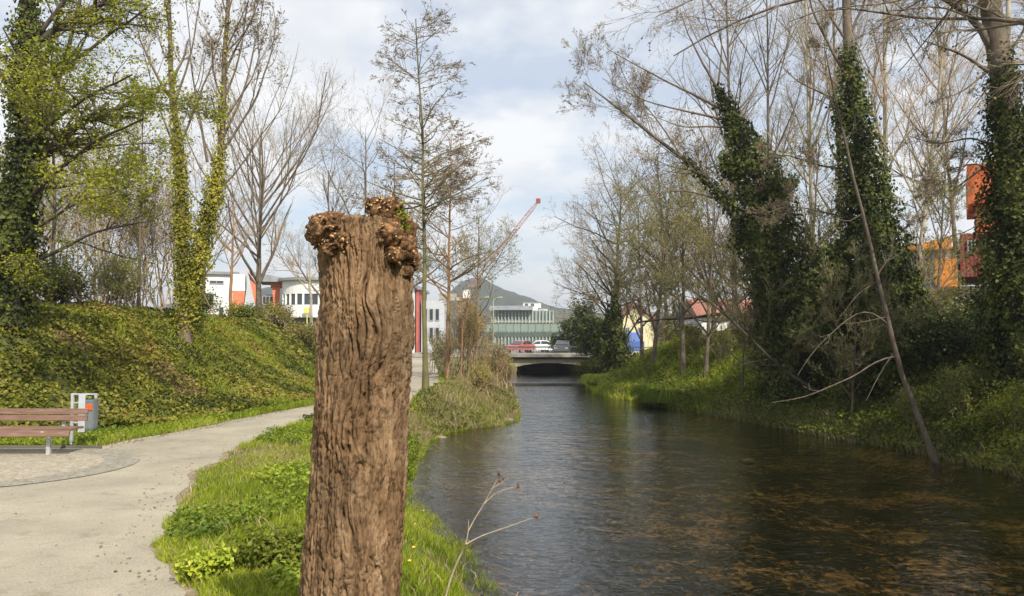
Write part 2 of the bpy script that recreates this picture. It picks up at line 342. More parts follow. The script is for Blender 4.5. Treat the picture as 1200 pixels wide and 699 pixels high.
# road across the bridge with kerbs and centre line
BY = 72.0
mb = MB(); mb.box(-60, 60, BY+.4, BY+8, .50, .62); tag(mb.build('road', asph), kind='structure')
mb = MB(); mb.box(-60, 60, BY+8, BY+10, .50, .74); mb.box(-60, 60, BY-.9, BY+.4, .50, .74); tag(mb.build('pavement', conc), kind='structure')
mb = MB()
for k in range(24): mb.box(-59+k*5, -56.5+k*5, BY+4.1, BY+4.25, .622, .625)
tag(mb.build('road_markings', white), kind='structure')
mb = MB(); mb.box(-75, 30, BY+10.003, BY+62, .47, .53); tag(mb.build('forecourt', noisy('pale_asphalt', [(.3, (.27,.265,.26)), (.7, (.36,.35,.34))], 1)), kind='structure')

# hills
def hill(name, pts, Y, depth, m, zb=-5):
    """ridge line by pixel; the hill falls away to both sides of the ridge"""
    P = np.array([at(a, b_, Y) for a, b_ in pts]); xx = np.linspace(P[0,0], P[-1,0], 160); zr = np.interp(xx, P[:,0], P[:,2])
    zr = zr+pn(xx*.02, 3, 0)*6+pn(xx*.09, 3, 0)*2.5; v = np.linspace(-1, 1, 41)
    X = np.repeat(xx[:,None], 41, 1); Yy = Y+v[None]*depth+0*X; fall = np.cos(v*math.pi/2)**1.3
    Z = zb+(zr[:,None]-zb)*fall[None]+pn(X*.02, Yy*.02, 4)*8*(1-fall[None])*fall[None]*3+pn(X*.12, Yy*.12, 2)*2.2*fall[None]
    V = np.stack([X, Yy, Z], -1).reshape(-1, 3); i = (np.arange(159)[:,None]*41+np.arange(40)[None]).ravel()
    return tag(mesh(name, V, [np.stack([i, i+1, i+42, i+41], -1)], m, smooth=True), kind='structure')
hm = noisy('wooded_hillside', [(.3, (.018,.028,.018)), (.7, (.05,.06,.035))], .06, 8)
hill('hill', [(120,385),(250,352),(380,330),(480,376),(520,356),(545,330),(562,324),(585,336),(610,348),(650,361),(700,372),(800,385)], 900, 300, hm)
hill('low_hill', [(560,380),(600,372),(640,367),(665,366),(720,368),(800,372),(900,378),(1100,386)], 420, 130, noisy('hillside_meadow', [(.35, (.06,.065,.035)), (.65, (.13,.115,.07))], .08, 8))

# ------------------------------------------------------------------ leaves, trees, shrubs
def leaves(C, Nn, size, asp=.8, fold=.25, g=rng):
    """one pointed leaf (a folded diamond) per centre C with normal Nn"""
    n = len(C); size = np.broadcast_to(size, (n,))
    t = nrm(np.cross(Nn, g.normal(size=(n, 3)))); bvec = np.cross(Nn, t)
    h = size[:,None]/2
    a = C-t*h; c = C+t*h*1.1; b_ = C+bvec*h*asp+Nn*h*fold-t*h*.2; d = C-bvec*h*asp+Nn*h*fold-t*h*.2
    V = np.stack([a, b_, c, d], 1).reshape(-1, 3); i = np.arange(n)*4
    F = np.concatenate([np.stack([i, i+1, i+2], -1), np.stack([i, i+2, i+3], -1)])
    return V, F
def polyP(pts, n):
    P = np.asarray(pts, float); s = np.concatenate([[0], np.cumsum(np.linalg.norm(np.diff(P, axis=0), axis=1))]); u = np.linspace(0, s[-1], n)
    Q = np.stack([np.interp(u, s, P[:,i]) for i in range(3)], -1)
    for _ in range(2): Q[1:-1] = .5*Q[1:-1]+.25*(Q[2:]+Q[:-2])
    return Q
def kids(P, Rr, per, t0=.25, t1=1., ratio=.5, ang=45, n=6, up=.15, wob=.12, rk=.6, shape='soft', rmin=.0055, g=rng, flat=0.):
    """children branches for a batch of parent branches"""
    Mn, npt, _ = P.shape; L = np.linalg.norm(np.diff(P, axis=1), axis=2).sum(1)
    if np.isscalar(per): cnt = np.maximum(1, np.round(per*np.clip(L/L.mean(), .2, 1.7)*.98)).astype(int)
    else: cnt = per
    idx = np.repeat(np.arange(Mn), cnt); K = len(idx)
    t = t0+(t1-t0)*(g.random(K)); f = t*(npt-1); i0 = np.minimum(f.astype(int), npt-2); fr = (f-i0)[:,None]
    base = P[idx, i0]*(1-fr)+P[idx, i0+1]*fr; tan = nrm(P[idx, i0+1]-P[idx, i0]); r = Rr[idx, i0]*(1-fr[:,0])+Rr[idx, i0+1]*fr[:,0]
    a = np.radians(ang*(.6+.8*g.random(K)))[:,None]
    q = g.normal(size=(K, 3)); q[:,2] *= (1-flat); perp = nrm(np.cross(tan, np.cross(q, tan)))
    d = nrm(tan*np.cos(a)+perp*np.sin(a))
    if shape == 'cone': sh = (1-t)*.95+.08
    elif shape == 'round': sh = .45+.9*np.sin(np.clip(t, 0, 1)*math.pi*.8)
    else: sh = 1.1-.55*t
    l = L[idx]*ratio*sh*(.65+.7*g.random(K)); step = l/(n-1)
    Q = np.zeros((K, n, 3)); Q[:,0] = base
    for j in range(1, n):
        d = nrm(d+g.normal(size=(K, 3))*wob+np.array([0,0,up/n*3])); d[:,2] *= (1-flat*.3)
        Q[:,j] = Q[:,j-1]+d*step[:,None]
    r0 = np.maximum(r*rk*(.7+.5*g.random(K)), rmin); RR = np.maximum(r0[:,None]*np.linspace(1, .3, n)[None], rmin*.6)
    return Q, RR
def sample_on(P, n, g, t0=.2):
    Mn, npt, _ = P.shape; Lw = np.linalg.norm(P[:,-1]-P[:,0], axis=1)+1e-6; idx = g.choice(Mn, n, p=Lw/Lw.sum()); t = t0+(1-t0)*g.random(n); f = t*(npt-1); i0 = np.minimum(f.astype(int), npt-2); fr = (f-i0)[:,None]
    return P[idx, i0]*(1-fr)+P[idx, i0+1]*fr
def ivy_on(path, rad, n, size, g, lump=.35):
    """ivy leaves round a stem; rad = list of radii along the path"""
    P = polyP(path, 60); rr = np.interp(np.linspace(0, 1, 60), np.linspace(0, 1, len(rad)), rad)
    w_ = rr/rr.sum(); k = g.choice(60, n, p=w_); c = P[k]+g.normal(size=(n, 3))*.10
    T = nrm(np.gradient(P, axis=0))[k]; q = nrm(np.cross(T, g.normal(size=(n, 3))))
    dd = rr[k]*(.45+.6*np.sqrt(g.random(n)))
    pos = c+q*dd[:,None]; ln = pn(pos[:,0]*1.6, pos[:,1]*1.6, pos[:,2]*1.1); ln2 = pn(pos[:,0]*4, pos[:,1]*4, pos[:,2]*3)
    pos = pos+q*(rr[k]*lump*(ln*2.2+ln2))[:,None]
    Nn = nrm(q+g.normal(size=(n, 3))*.45+np.array([0, 0, .25]))
    V, F = leaves(pos, Nn, size*(.6+.8*g.random(n)), g=g)
    rnd = np.clip(.45+ln*1.0+g.normal(size=n)*.2, 0, 1)
    return V, F, np.repeat(rnd, 4)
def tree(name, label, cat, paths, levels, bark, twigm, leafm=None, nleaf=0, lsize=.05, ivy=None, ivym=None, group=None, k0=10, seed=1, lt0=.3, clump=0., trunk_levels=1, limbs=(), limb_only=False):
    """paths: trunk stems [(pts, r0, r1)]; limbs: hand placed limbs; levels: dicts for kids()"""
    g = np.random.default_rng(seed); base = np.array(paths[0][0][0], float)
    root = empty(name, base, label, cat, group)
    mbt = MB(); Ps = []; Rs = []
    for pts, r0, r1 in list(paths)+list(limbs):
        P = polyP(pts, 14); nn = 14
        wig = pn(np.arange(nn)*.5, seed*1.7, 3)*min(.12, r0*1.2); P = P+np.stack([wig, wig*.5, 0*wig], -1)*np.minimum(np.arange(nn)/3., 1)[:,None]
        rr = r0+(r1-r0)*np.linspace(0, 1, nn)**.8
        Ps.append(P); Rs.append(rr)
    P = np.array(Ps); Rr = np.array(Rs)
    nt_ = len(paths); Rt = Rr.copy(); Rt[0,0] *= 1.45; Rt[0,1] *= 1.1
    TV, TF = tubes(P, Rt, k0); bV, bF = [TV], [TF]; nb = len(TV); tV, tF = [], []; ntw = 0; last = P
    par, pR = P, Rr
    if limb_only: par, pR = P[nt_:], Rr[nt_:]
    for li, lv in enumerate(levels):
        lv = dict(lv); per = lv.pop('per'); inherit = lv.pop('inherit', False)
        if li == 0:
            Ls = np.linalg.norm(np.diff(par, axis=1), axis=2).sum(1); per = np.maximum(1, np.round(per*Ls/Ls.max())).astype(int)
        Q, RR = kids(par, pR, per, g=g, **lv)
        V, F = tubes(Q, RR, 6 if li == 0 else 3 if li > 1 else 4)
        if li < trunk_levels: bV.append(V); bF.append(F+nb); nb += len(V)
        else: tV.append(V); tF.append(F+ntw); ntw += len(V)
        if inherit and Q.shape[1] == par.shape[1]: Q = np.concatenate([Q, par]); RR = np.concatenate([RR, pR])
        par, pR = Q, RR; last = Q
    mesh('trunk', np.vstack(bV), [np.vstack(bF)], bark, root, base=base, smooth=True)
    if levels:
        V = np.vstack(tV) if tV else np.zeros((0, 3)); Fq = np.vstack(tF) if tF else np.zeros((0, 4), int); at_ = np.zeros(len(V))
        Fl = np.zeros((0, 3), int)
        if nleaf:
            C = sample_on(last, nleaf if not clump else nleaf//5, g, lt0)
            if clump: C = np.repeat(C, 5, 0)+g.normal(size=(len(C)*5, 3))*clump
            Nn = nrm(g.normal(size=(len(C), 3))*np.array([.7,.7,.7])+np.array([0,0,.8]))
            LV, LF = leaves(C, Nn, lsize*(.5+g.random(len(C))), g=g)
            pt = pn(C[:,0]*.7, C[:,1]*.7, C[:,2]*.7)
            Fl = LF+len(V); at_ = np.concatenate([at_, np.repeat(np.clip(.5+pt*.8+g.normal(size=len(C))*.22, 0, 1), 4)]); V = np.vstack([V, LV])
        mesh('crown', V, [Fq, Fl], [twigm, leafm or M['bud']], root, attr={'rnd': at_}, mi=[a for a, f in ((0, Fq), (1, Fl)) if len(f)], base=base)
    if ivy:
        VV, FF, AA = [], [], []; n = 0
        for path, rad, cnt, size in ivy:
            V, F, A = ivy_on(path, rad, cnt, size, g); VV.append(V); FF.append(F+n); AA.append(A); n += len(V)
        mesh('ivy', np.vstack(VV), [np.vstack(FF)], ivym, root, attr={'rnd': np.concatenate(AA)}, base=base)
    return root
def px(Y, *pts): return [at(p[0], p[1], Y+(p[2] if len(p) > 2 else 0)) for p in pts]
def grounded(p, Y):
    """a point on the ground under pixel column p at distance Y"""
    x = (p-600)/950*Y; return np.array((x, Y, Hs(x, Y)-.05))
def shrub(name, label, c, rad, nst, nl, twigm, leafm, lsize, seed, group=None, cat='shrub', up=.5, levels=2, per=7, ang=35, r0=.02, hollow=.5, leafspread=.12):
    """many stems from one foot and leaves in clumps round their ends"""
    g = np.random.default_rng(seed); c = np.asarray(c, float); root = empty(name, c, label, cat, group)
    rx, ry, rz = rad
    foot = c+np.stack([g.normal(size=nst)*rx*.3, g.normal(size=nst)*ry*.3, np.zeros(nst)], -1)
    foot[:,2] = H(foot[:,0], foot[:,1])-.05
    az = g.random(nst)*2*math.pi; el = g.random(nst)**.6
    tip = c+np.stack([np.cos(az)*rx*(1-el*.75), np.sin(az)*ry*(1-el*.75), rz*(.35+.65*el)], -1)*(.75+.3*g.random(nst))[:,None]
    u = np.linspace(0, 1, 7); P = foot[:,None]*(1-u)[None,:,None]+tip[:,None]*u[None,:,None]
    P[:,:,2] += (np.sin(u*math.pi)*.15*rz)[None]; P[:,1:] += g.normal(size=P[:,1:].shape)*.03*rz
    Rr = np.maximum(r0*(1-.7*u), .004)[None]*np.ones((nst, 1))
    V, F = tubes(P, Rr, 4); Vs, Fq, n = [V], [F], len(V); par, pR = P, Rr
    for li in range(levels):
        Q, RR = kids(par, pR, per, t0=.25, ratio=.42, ang=ang, n=5, up=up, wob=.2, g=g, rmin=.0035); V, F = tubes(Q, RR, 3); Vs.append(V); Fq.append(F+n); n += len(V); par, pR = Q, RR
    at_ = np.zeros(n); Fl = np.zeros((0, 3), int); V = np.vstack(Vs)
    if nl:
        C = sample_on(par, nl, g, .2)+g.normal(size=(nl, 3))*leafspread; low = H(C[:,0], C[:,1])+.02; C[:,2] = np.maximum(C[:,2], low)
        Nn = nrm(nrm(C-c-np.array([0,0,rz*.3]))*.7+g.normal(size=(nl, 3))*.6+np.array([0,0,.35])); LV, LF = leaves(C, Nn, lsize*(.6+.8*g.random(nl)), g=g)
        pt = pn(C[:,0]*1.3, C[:,1]*1.3, C[:,2]*1.3); Fl = LF+n; V = np.vstack([V, LV])
        at_ = np.concatenate([at_, np.repeat(np.clip(.45+pt*.9+g.normal(size=nl)*.2, 0, 1), 4)])
        mesh('stems', V[:n], [np.vstack(Fq)], twigm, root, base=c)
        mesh('foliage', LV, [LF], leafm, root, attr={'rnd': at_[n:]}, base=c)
    else: mesh('stems', V, [np.vstack(Fq)], twigm, root, base=c)
    return root
# ------------------------------------------------------------------ the pollarded stump
def make_stump():
    Y = 3.9; base = np.array(at(400, 860, Y)); base[2] = -.06
    root = empty('pollard_stump', base, 'thick leafless pollarded trunk with furrowed brown bark and knobbly burls on top', 'tree stump')
    ax = np.array([base, at(404, 780, Y), at(409, 699, Y), at(420, 560, Y), at(425, 470, Y), at(430, 370, Y), at(431, 300, Y), at(431, 262, Y)])
    nT, nZ = 420, 760
    zz_ = np.linspace(ax[0,2], ax[-1,2], nZ)
    axx = np.interp(zz_, ax[:,2], ax[:,0]); k = np.ones(41)/41; axx = np.convolve(np.pad(axx, 20, 'edge'), k, 'valid')
    rad = np.interp(zz_, [-.06,.1,.45,.8,1.4,1.8,2.1,2.35,2.46], [.33,.285,.25,.237,.230,.226,.222,.219,.215])
    th = np.linspace(0, 2*math.pi, nT, endpoint=False)
    TH, ZZ = np.meshgrid(th, zz_); RR = np.repeat(rad[:,None], nT, 1)
    cxs, sns = np.cos(TH)*.23, np.sin(TH)*.23
    # slow swirls and knots bend the grain
    kn = [(-.45, 1.93, .09), (-2.1, 1.55, .07), (-1.2, .95, .06), (-1.75, 2.1, .06), (-.9, 1.35, .05)]
    wz = ZZ+pn(cxs*5, sns*5, ZZ*2)*.05; wt = pn(cxs*3.2+9, sns*3.2, ZZ*1.1)*.28+pn(cxs*14, sns*14, ZZ*6)*.09+pn(cxs*30, sns*30, ZZ*16)*.035
    kb = 0*ZZ
    for a, z, s in kn:
        da = (TH-(a % (2*math.pi))+math.pi) % (2*math.pi)-math.pi; q = np.exp(-((da*.23)**2+((ZZ-z)*.8)**2)/s**2/2)
        kb += q*.013; wt += q*da*.8; wz += q*.04
    T2 = TH+wt; c2, s2 = np.cos(T2)*.23, np.sin(T2)*.23
    def ridged(f, zf, o, p): n = pn(c2*f+o, s2*f+o*2, wz*zf); return np.clip(1-np.abs(n)*p, 0, 1)
    a = ridged(31, 2.7, 3.1, 4.4)**1.5; b = ridged(60, 6.0, 7.7, 3.8)**1.4; c_ = ridged(95, 20, 1.3, 3.4); pit = sm((pn(c2*55+3, s2*55, wz*13)-.26)/.13)
    br = sm((pn(c2*9+5, s2*9, wz*6)+.22)/.4)            # where the furrows run on or break off
    hz_ = ridged(14, 26, 5.2, 7)**3*sm((pn(c2*12, s2*12+4, wz*9)-.05)/.2)
    d = -.033*a**1.7*(.2+.8*br)-.017*b**1.4*(.3+.7*(1-br))-.008*c_-.006*hz_-.016*pit+.010*pn(c2*45, s2*45, wz*12)+.004*pn(c2*85, s2*85, wz*30)+.010*pn(cxs*7, sns*7, ZZ*5)+.0022*pn(c2*120, s2*120, wz*60)
    top = sm((ZZ-2.16)/.28); d = d+kb+.014*top*pn(cxs*16, sns*16, ZZ*14)
    for a0 in (math.pi, 0.0): d += .022*sm((ZZ-2.08)/.3)*np.exp(-(((TH-a0+math.pi) % (2*math.pi)-math.pi)/.55)**2)*(1 if a0 else .8)
    # the trunk swells at the shoulders below the burls
    d += .018*np.exp(-((ZZ-1.95)/.10)**2)*np.exp(-(((TH-math.pi*.98+math.pi) % (2*math.pi)-math.pi)/.5)**2)
    RR = RR+d
    X = axx[:,None]+RR*np.cos(TH); Yv = Y+RR*np.sin(TH)
    V = np.stack([X, Yv, ZZ], -1).reshape(-1, 3)
    i = (np.arange(nZ-1)[:,None]*nT+np.arange(nT)[None]); j = (np.arange(nZ-1)[:,None]*nT+(np.arange(nT)[None]+1)%nT)
    F = np.stack([i, j, j+nT, i+nT], -1).reshape(-1, 4)
    # closed, roughly sawn top
    rings = []; off = len(V); prev = (nZ-1)*nT; extra = []; FF = [F]
    for q, s in enumerate((.9, .72, .5, .28, .08)):
        P = np.stack([axx[-1]+RR[-1]*s*np.cos(th), Y+RR[-1]*s*np.sin(th), np.full(nT, zz_[-1])], -1)
        P[:,2] += .028*(1-s)+.05*pn(P[:,0]*16, P[:,1]*16, 1)+.02*pn(P[:,0]*50, P[:,1]*50, 2); extra.append(P)
        kk = np.arange(nT); cur = off+q*nT
        FF.append(np.stack([prev+kk, prev+(kk+1)%nT, cur+(kk+1)%nT, cur+kk], -1)); prev = cur
    V = np.vstack([V]+extra)
    m = mat('willow_bark', rough=.9, spec=.15)
    cA = ramp(m, nz(m, 9, 7, .65, stretch=(1,1,.22), dist=.4), [(.28, (.11,.068,.038)), (.5, (.285,.19,.112)), (.72, (.46,.335,.215))])
    cB = ramp(m, nz(m, 45, 5, .7, stretch=(1,1,.16)), [(.32, (.30,.26,.23)), (.48, (.92,.90,.87)), (.75, (1.35,1.32,1.25))])
    cC = ramp(m, nz(m, 2.2, 4), [(.35, (.85,.86,.86)), (.65, (1.12,1.05,.98))])
    setc(m, mixc(m, 1, mixc(m, 1, cA, cB, 'MULTIPLY'), cC, 'MULTIPLY')); bump(m, nz(m, 95, 6, .75, stretch=(1,1,.22)), 1.0, .014)
    mesh('trunk', V, FF, m, root, base=base, smooth=True)
    # burls
    mbk = mat('burl_bark', rough=.9, spec=.15)
    setc(mbk, ramp(mbk, nz(mbk, 38, 5, .7), [(.34, (.035,.02,.012)), (.52, (.14,.08,.04)), (.66, (.40,.22,.10)), (.8, (.62,.42,.22))])); bump(mbk, nz(mbk, 120, 5), .8, .006)
    cut = noisy('cut_wood', [(.3, (.42,.20,.07)), (.7, (.72,.48,.24))], 30)
    def ico(s=3):
        import bmesh
        bm = bmesh.new(); bmesh.ops.create_icosphere(bm, subdivisions=s, radius=1); v = np.array([q.co[:] for q in bm.verts]); f = np.array([[w_.index for w_ in q.verts] for q in bm.faces]); bm.free(); return v, f
    iv, if_ = ico(4); sv, sf = ico(2)
    g = np.random.default_rng(5)
    def burl(spots, nst, seed):
        VV, FF, n = [], [], 0; MI = []
        for (a, b_, dy, r, sx) in spots:
            c = at(a, b_, Y+dy); P = iv*np.array([sx, 1, 1])*r; q = P*14+seed
            P = P*(1+.38*pn(q[:,0], q[:,1], q[:,2])[:,None]*1.5+.2*pn(q[:,0]*3.2, q[:,1]*3.2, q[:,2]*3.2)[:,None]*2+.12*pn(q[:,0]*8, q[:,1]*8, q[:,2]*8)[:,None]*2)
            VV.append(P+c); FF.append(if_+n); n += len(P); MI.append(np.zeros(len(if_), int))
        # knobs and cut shoot ends all over
        for q in range(nst):
            a, b_, dy, r, sx = spots[g.integers(len(spots))]; c = at(a, b_, Y+dy); d = nrm(g.normal(size=3)+np.array([0,-.5,.25])); o = c+d*r*np.array([sx,1,1])*(.85+.25*g.random())
            if g.random() < .65:
                s_ = .004+.008*g.random(); P = sv*s_*(.5+g.random(3)*1.1); P = P*(1+.9*pn(P[:,0]*90+q, P[:,1]*90, P[:,2]*90)[:,None])+o; VV.append(P); FF.append(sf+n); n += len(P); MI.append(np.full(len(sf), int(g.random() < .10)))
            else:
                rr = .004+.004*g.random(); l_ = .008+.016*g.random(); d2 = nrm(d+g.normal(size=3)*.4); V_, F_ = tubes(np.array([[o-d2*.02, o+d2*l_*.6, o+d2*l_]]), np.array([[rr*1.2, rr, rr*.9]]), 6)
                VV.append(V_); F3 = np.concatenate([F_[:,[0,1,2]], F_[:,[0,2,3]]]); FF.append(F3+n); MI.append(np.zeros(len(F3), int))
                e = len(V_)-6; cap = np.array([[e, e+k_, e+k_+1] for k_ in range(1, 5)]); FF.append(cap+n); MI.append(np.ones(4, int)); n += len(V_)
        mi = np.concatenate(MI)
        return mesh('burl', np.vstack(VV), [np.vstack(FF)], [mbk, cut], root, mi=[mi], base=base, smooth=True)
    burl([(383,268,-.10,.072,1.15),(374,276,-.04,.06,1),(392,262,-.16,.05,1),(399,283,-.19,.042,.9),(388,292,-.15,.045,.9),(370,263,.02,.04,.8)], 220, 1.0)
    burl([(449,250,-.10,.062,1.1),(441,243,-.06,.045,1),(458,243,-.12,.045,1)], 160, 4.0)
    burl([(470,288,-.10,.068,1.0),(479,305,-.02,.062,.8),(476,318,-.06,.04,.8),(456,276,-.17,.055,1),(474,270,-.06,.055,1),(463,300,-.17,.04,1),(466,262,-.1,.05,1)], 230, 8.0)
    # a fresh sprout of green leaves on the right burl
    sp_ = MB(); LVs, LFs, n = [], [], 0; gg = np.random.default_rng(8)
    for (a, b_) in ((472,238),(478,246),(468,246),(480,262),(462,256),(475,256)):
        p0 = at(470, 272, Y-.15); p1 = at(a, b_, Y-.17+gg.random()*.06); sp_.tube([p0, (p0+p1)/2+np.array([.006,0,.004]), p1], [.003,.0025,.0015], 5)
        C = p0+(p1-p0)*(.35+.65*gg.random((9, 1)))+gg.normal(size=(9, 3))*.008; V_, F_ = leaves(C, nrm(gg.normal(size=(9, 3))+np.array([0,-.6,.5])), .026, .55, g=gg); LVs.append(V_); LFs.append(F_+n); n += len(V_)
    so = sp_.build('sprout', M['leaf_mid'], root, base=base)
    mesh('sprout_leaves', np.vstack(LVs), [np.vstack(LFs)], M['leaf_spring'], so, base=base, attr={'rnd': np.repeat(gg.random(n//4)*.8, 4)})
make_stump()

# ------------------------------------------------------------------ bench and litter bin
galv = noisy('galvanised_steel', [(.3, (.42,.44,.45)), (.7, (.60,.62,.63))], 14, rough=.5, metal=.35)
wood = mat('bench_plank_wood', rough=.6); wv = nz(wood, 5, 6, .65, stretch=(.6,8,8)); setc(wood, ramp(wood, wv, [(.3, (.13,.07,.05)), (.55, (.21,.125,.088)), (.75, (.31,.22,.165))])); bump(wood, wv, .4, .006)
def make_bench():
    base = np.array((-8.3, 13.6, .024)); root = empty('park_bench', base, 'wooden park bench with reddish brown planks on galvanised posts in the paved bay', 'bench')
    x0, x1 = -9.42, -7.24
    def plank(y, z, w_, t_, tilt, nm, xx=(x0, x1)):
        mb = MB(); c, s = math.cos(tilt), math.sin(tilt); P = [(a*c-b_*s, a*s+b_*c) for a, b_ in ((-w_/2,-t_/2),(w_/2,-t_/2),(w_/2,t_/2),(-w_/2,t_/2))]
        mb.prism([(xx[0], y+a, z+b_) for a, b_ in P], (xx[1]-xx[0], 0, 0)); mb.build(nm, wood, root, base=base, bevel=.006)
    plank(13.93, .70, .045, .098, R(-10), 'back_slat'); plank(13.915, .592, .045, .098, R(-10), 'back_slat')
    plank(13.36, .385, .05, .10, R(-14), 'seat_slat'); plank(13.47, .448, .12, .04, R(4), 'seat_slat'); plank(13.61, .455, .12, .04, 0, 'seat_slat'); plank(13.75, .45, .12, .04, R(-3), 'seat_slat')
    for x in (-7.68, -9.02):
        mb = MB(); mb.box(x-.032, x+.032, 13.52, 13.584, .0, .373); mb.build('leg', galv, root, base=base, bevel=.005)
        mb = MB(); mb.box(x-.028, x+.028, 13.965, 14.01, .36, .74); mb.build('back_post', galv, root, base=base, bevel=.005)
        mb = MB(); mb.box(x-.026, x+.026, 13.34, 13.963, .375, .425); mb.build('seat_bracket', galv, root, base=base, bevel=.004)
make_bench()
# low dark edging board behind the bench
mb = MB(); mb.box(-10.6, -7.2, 14.32, 14.37, -.02, .07); tag(mb.build('edging_board', conc_d, bevel=.01), 'low dark edging board in the ground along the back of the bench bay', 'edging')
def make_bin():
    Y = 14.75; q = lambda a: (a-600)/950*Y; z0 = Hs(q(100), Y); base = np.array((q(100), Y, z0)); root = empty('litter_bin', base, 'grey metal litter bin with an orange sticker on a post beside the bench', 'litter bin')
    grey = noisy('bin_grey', [(.3, (.13,.15,.16)), (.7, (.19,.215,.225))], 6, rough=.5); pale = noisy('bin_pale_strip', [(.3, (.40,.44,.47)), (.7, (.50,.54,.57))], 6, rough=.45)
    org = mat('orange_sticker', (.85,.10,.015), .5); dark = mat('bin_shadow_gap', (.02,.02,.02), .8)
    mb = MB(); mb.box(q(86.3), q(89.6), Y-.025, Y+.025, z0-.1, .95); mb.build('post', galv, root, base=base, bevel=.006)
    mb = MB(); mb.box(q(86), q(116.5), Y-.02, Y+.02, .925, .955); mb.box(q(113.5), q(116.3), Y-.02, Y+.02, .86, .925); mb.build('hoop_frame', galv, root, base=base, bevel=.004)
    for z_ in (.775, .42): mb = MB(); mb.box(q(89.6), q(100), Y-.012, Y+.012, z_, z_+.025); mb.build('bracket_arm', galv, root, base=base)
    # rounded body
    import numpy as _n
    th = _n.linspace(0, 2*math.pi, 33)[:-1]; sup = lambda a, p: _n.sign(a)*_n.abs(a)**p
    cx_, hw = (q(98)+q(116))/2, (q(116)-q(98))/2
    def prof(s): return _n.stack([cx_+hw*s*sup(_n.cos(th), .55), Y+.0+.13*s*sup(_n.sin(th), .55), 0*th], -1)
    VV = []; hs = [(.30,.86),(.31,.9),(.345,.97),(.80,1.0),(.83,1.03),(.845,1.03),(.85,.95),(.84,.90),(.55,.88)]
    for z_, s in hs: P = prof(s); P[:,2] = z_; VV.append(P)
    k = _n.arange(32); Fb = [_n.stack([a*32+k, a*32+(k+1)%32, (a+1)*32+(k+1)%32, (a+1)*32+k], -1) for a in range(len(hs)-1)]
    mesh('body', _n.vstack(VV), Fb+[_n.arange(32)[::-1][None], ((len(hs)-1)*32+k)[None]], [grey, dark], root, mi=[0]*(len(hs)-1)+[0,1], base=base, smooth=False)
    mb = MB(); mb.box(q(99.8), q(107.6), Y-.155, Y-.135, .27, .94); mb.box(q(99.8), q(107.6), Y-.135, Y-.0, .925, .94); mb.build('front_strip', pale, root, base=base, bevel=.006)
    mb = MB(); mb.box(q(108.2), q(115.2), Y-.139, Y-.132, .665, .765); mb.build('sticker', org, root, base=base)
make_bin()

# ------------------------------------------------------------------ dry stalk, dandelions, stones
def make_stalk():
    Y = 4.6; pale = noisy('dry_stalk', [(.3, (.28,.22,.15)), (.7, (.50,.42,.31))], 20); br_ = leafmat('dry_husk', [(0, (.16,.06,.025)), (1, (.42,.2,.08))], .15)
    foot = at(505, 800, Y); foot[2] = Hs(foot[0], Y)-.03; root = empty('dry_weed_stalk', foot, 'pale dry weed stalk with brown seed heads rising before the water', 'dead plant')
    mb = MB(); A = [foot, at(516, 730, Y), at(524, 690, Y), at(532, 665, Y), at(546, 638, Y)]; mb.tube(polyP(A, 14), np.linspace(.007, .0055, 14), 7)
    mb.build('stem', pale, root, base=foot, smooth=True)
    for pts, r in (([at(546,638,Y), at(549,622,Y), at(549,609,Y)], .004), ([at(546,638,Y), at(562,628,Y), at(590,620,Y), at(612,611,Y), at(629,606,Y)], .004),
                   ([at(549,622,Y), at(556,608,Y), at(568,590,Y), at(577,572,Y), at(585,558,Y)], .004), ([at(568,590,Y), at(580,578,Y), at(594,573,Y), at(607,570,Y)], .0032),
                   ([at(577,572,Y), at(588,566,Y), at(598,558,Y)], .0025)):
        mb = MB(); mb.tube(polyP(pts, 9), np.linspace(r, r*.5, 9), 6); mb.build('side_shoot', pale, root, base=foot, smooth=True)
    g = np.random.default_rng(2)
    for p_, n_ in (((585,556),9),((607,570),8),((629,606),8),((588,563),5)):
        C = at(*p_, Y)+g.normal(size=(n_, 3))*.009; V_, F_ = leaves(C, nrm(g.normal(size=(n_, 3))), .022, .7, g=g); mesh('seed_head', V_, [F_], br_, root, base=foot, attr={'rnd': np.repeat(g.random(n_), 4)})
    foot2 = at(580, 780, 4.4); foot2[2] = Hs(foot2[0], 4.4)-.03
    r2 = empty('dry_grass_stem', foot2, 'short pale bent dry stem at the bottom edge of the picture', 'dead plant'); mb = MB(); mb.tube(polyP([foot2, at(590,720,4.4), at(600,698,4.4), at(607,694,4.4)], 9), np.linspace(.006,.003,9), 6); mb.build('stem', pale, r2, base=foot2)
make_stalk()
yel = mat('dandelion_yellow', (.85,.62,.02), .7); grn = mat('stem_green', (.12,.2,.04), .7)
def ray(pxx, pyy):
    """where the ray through a pixel meets the ground"""
    d = at(pxx, pyy, 1.0)-np.array((0,0,CZ)); ts = np.linspace(3, 90, 4000); P = np.array((0,0,CZ))+d*ts[:,None]; hit = np.argmax(P[:,2] < H(P[:,0], P[:,1])); return P[hit]
fl0 = None
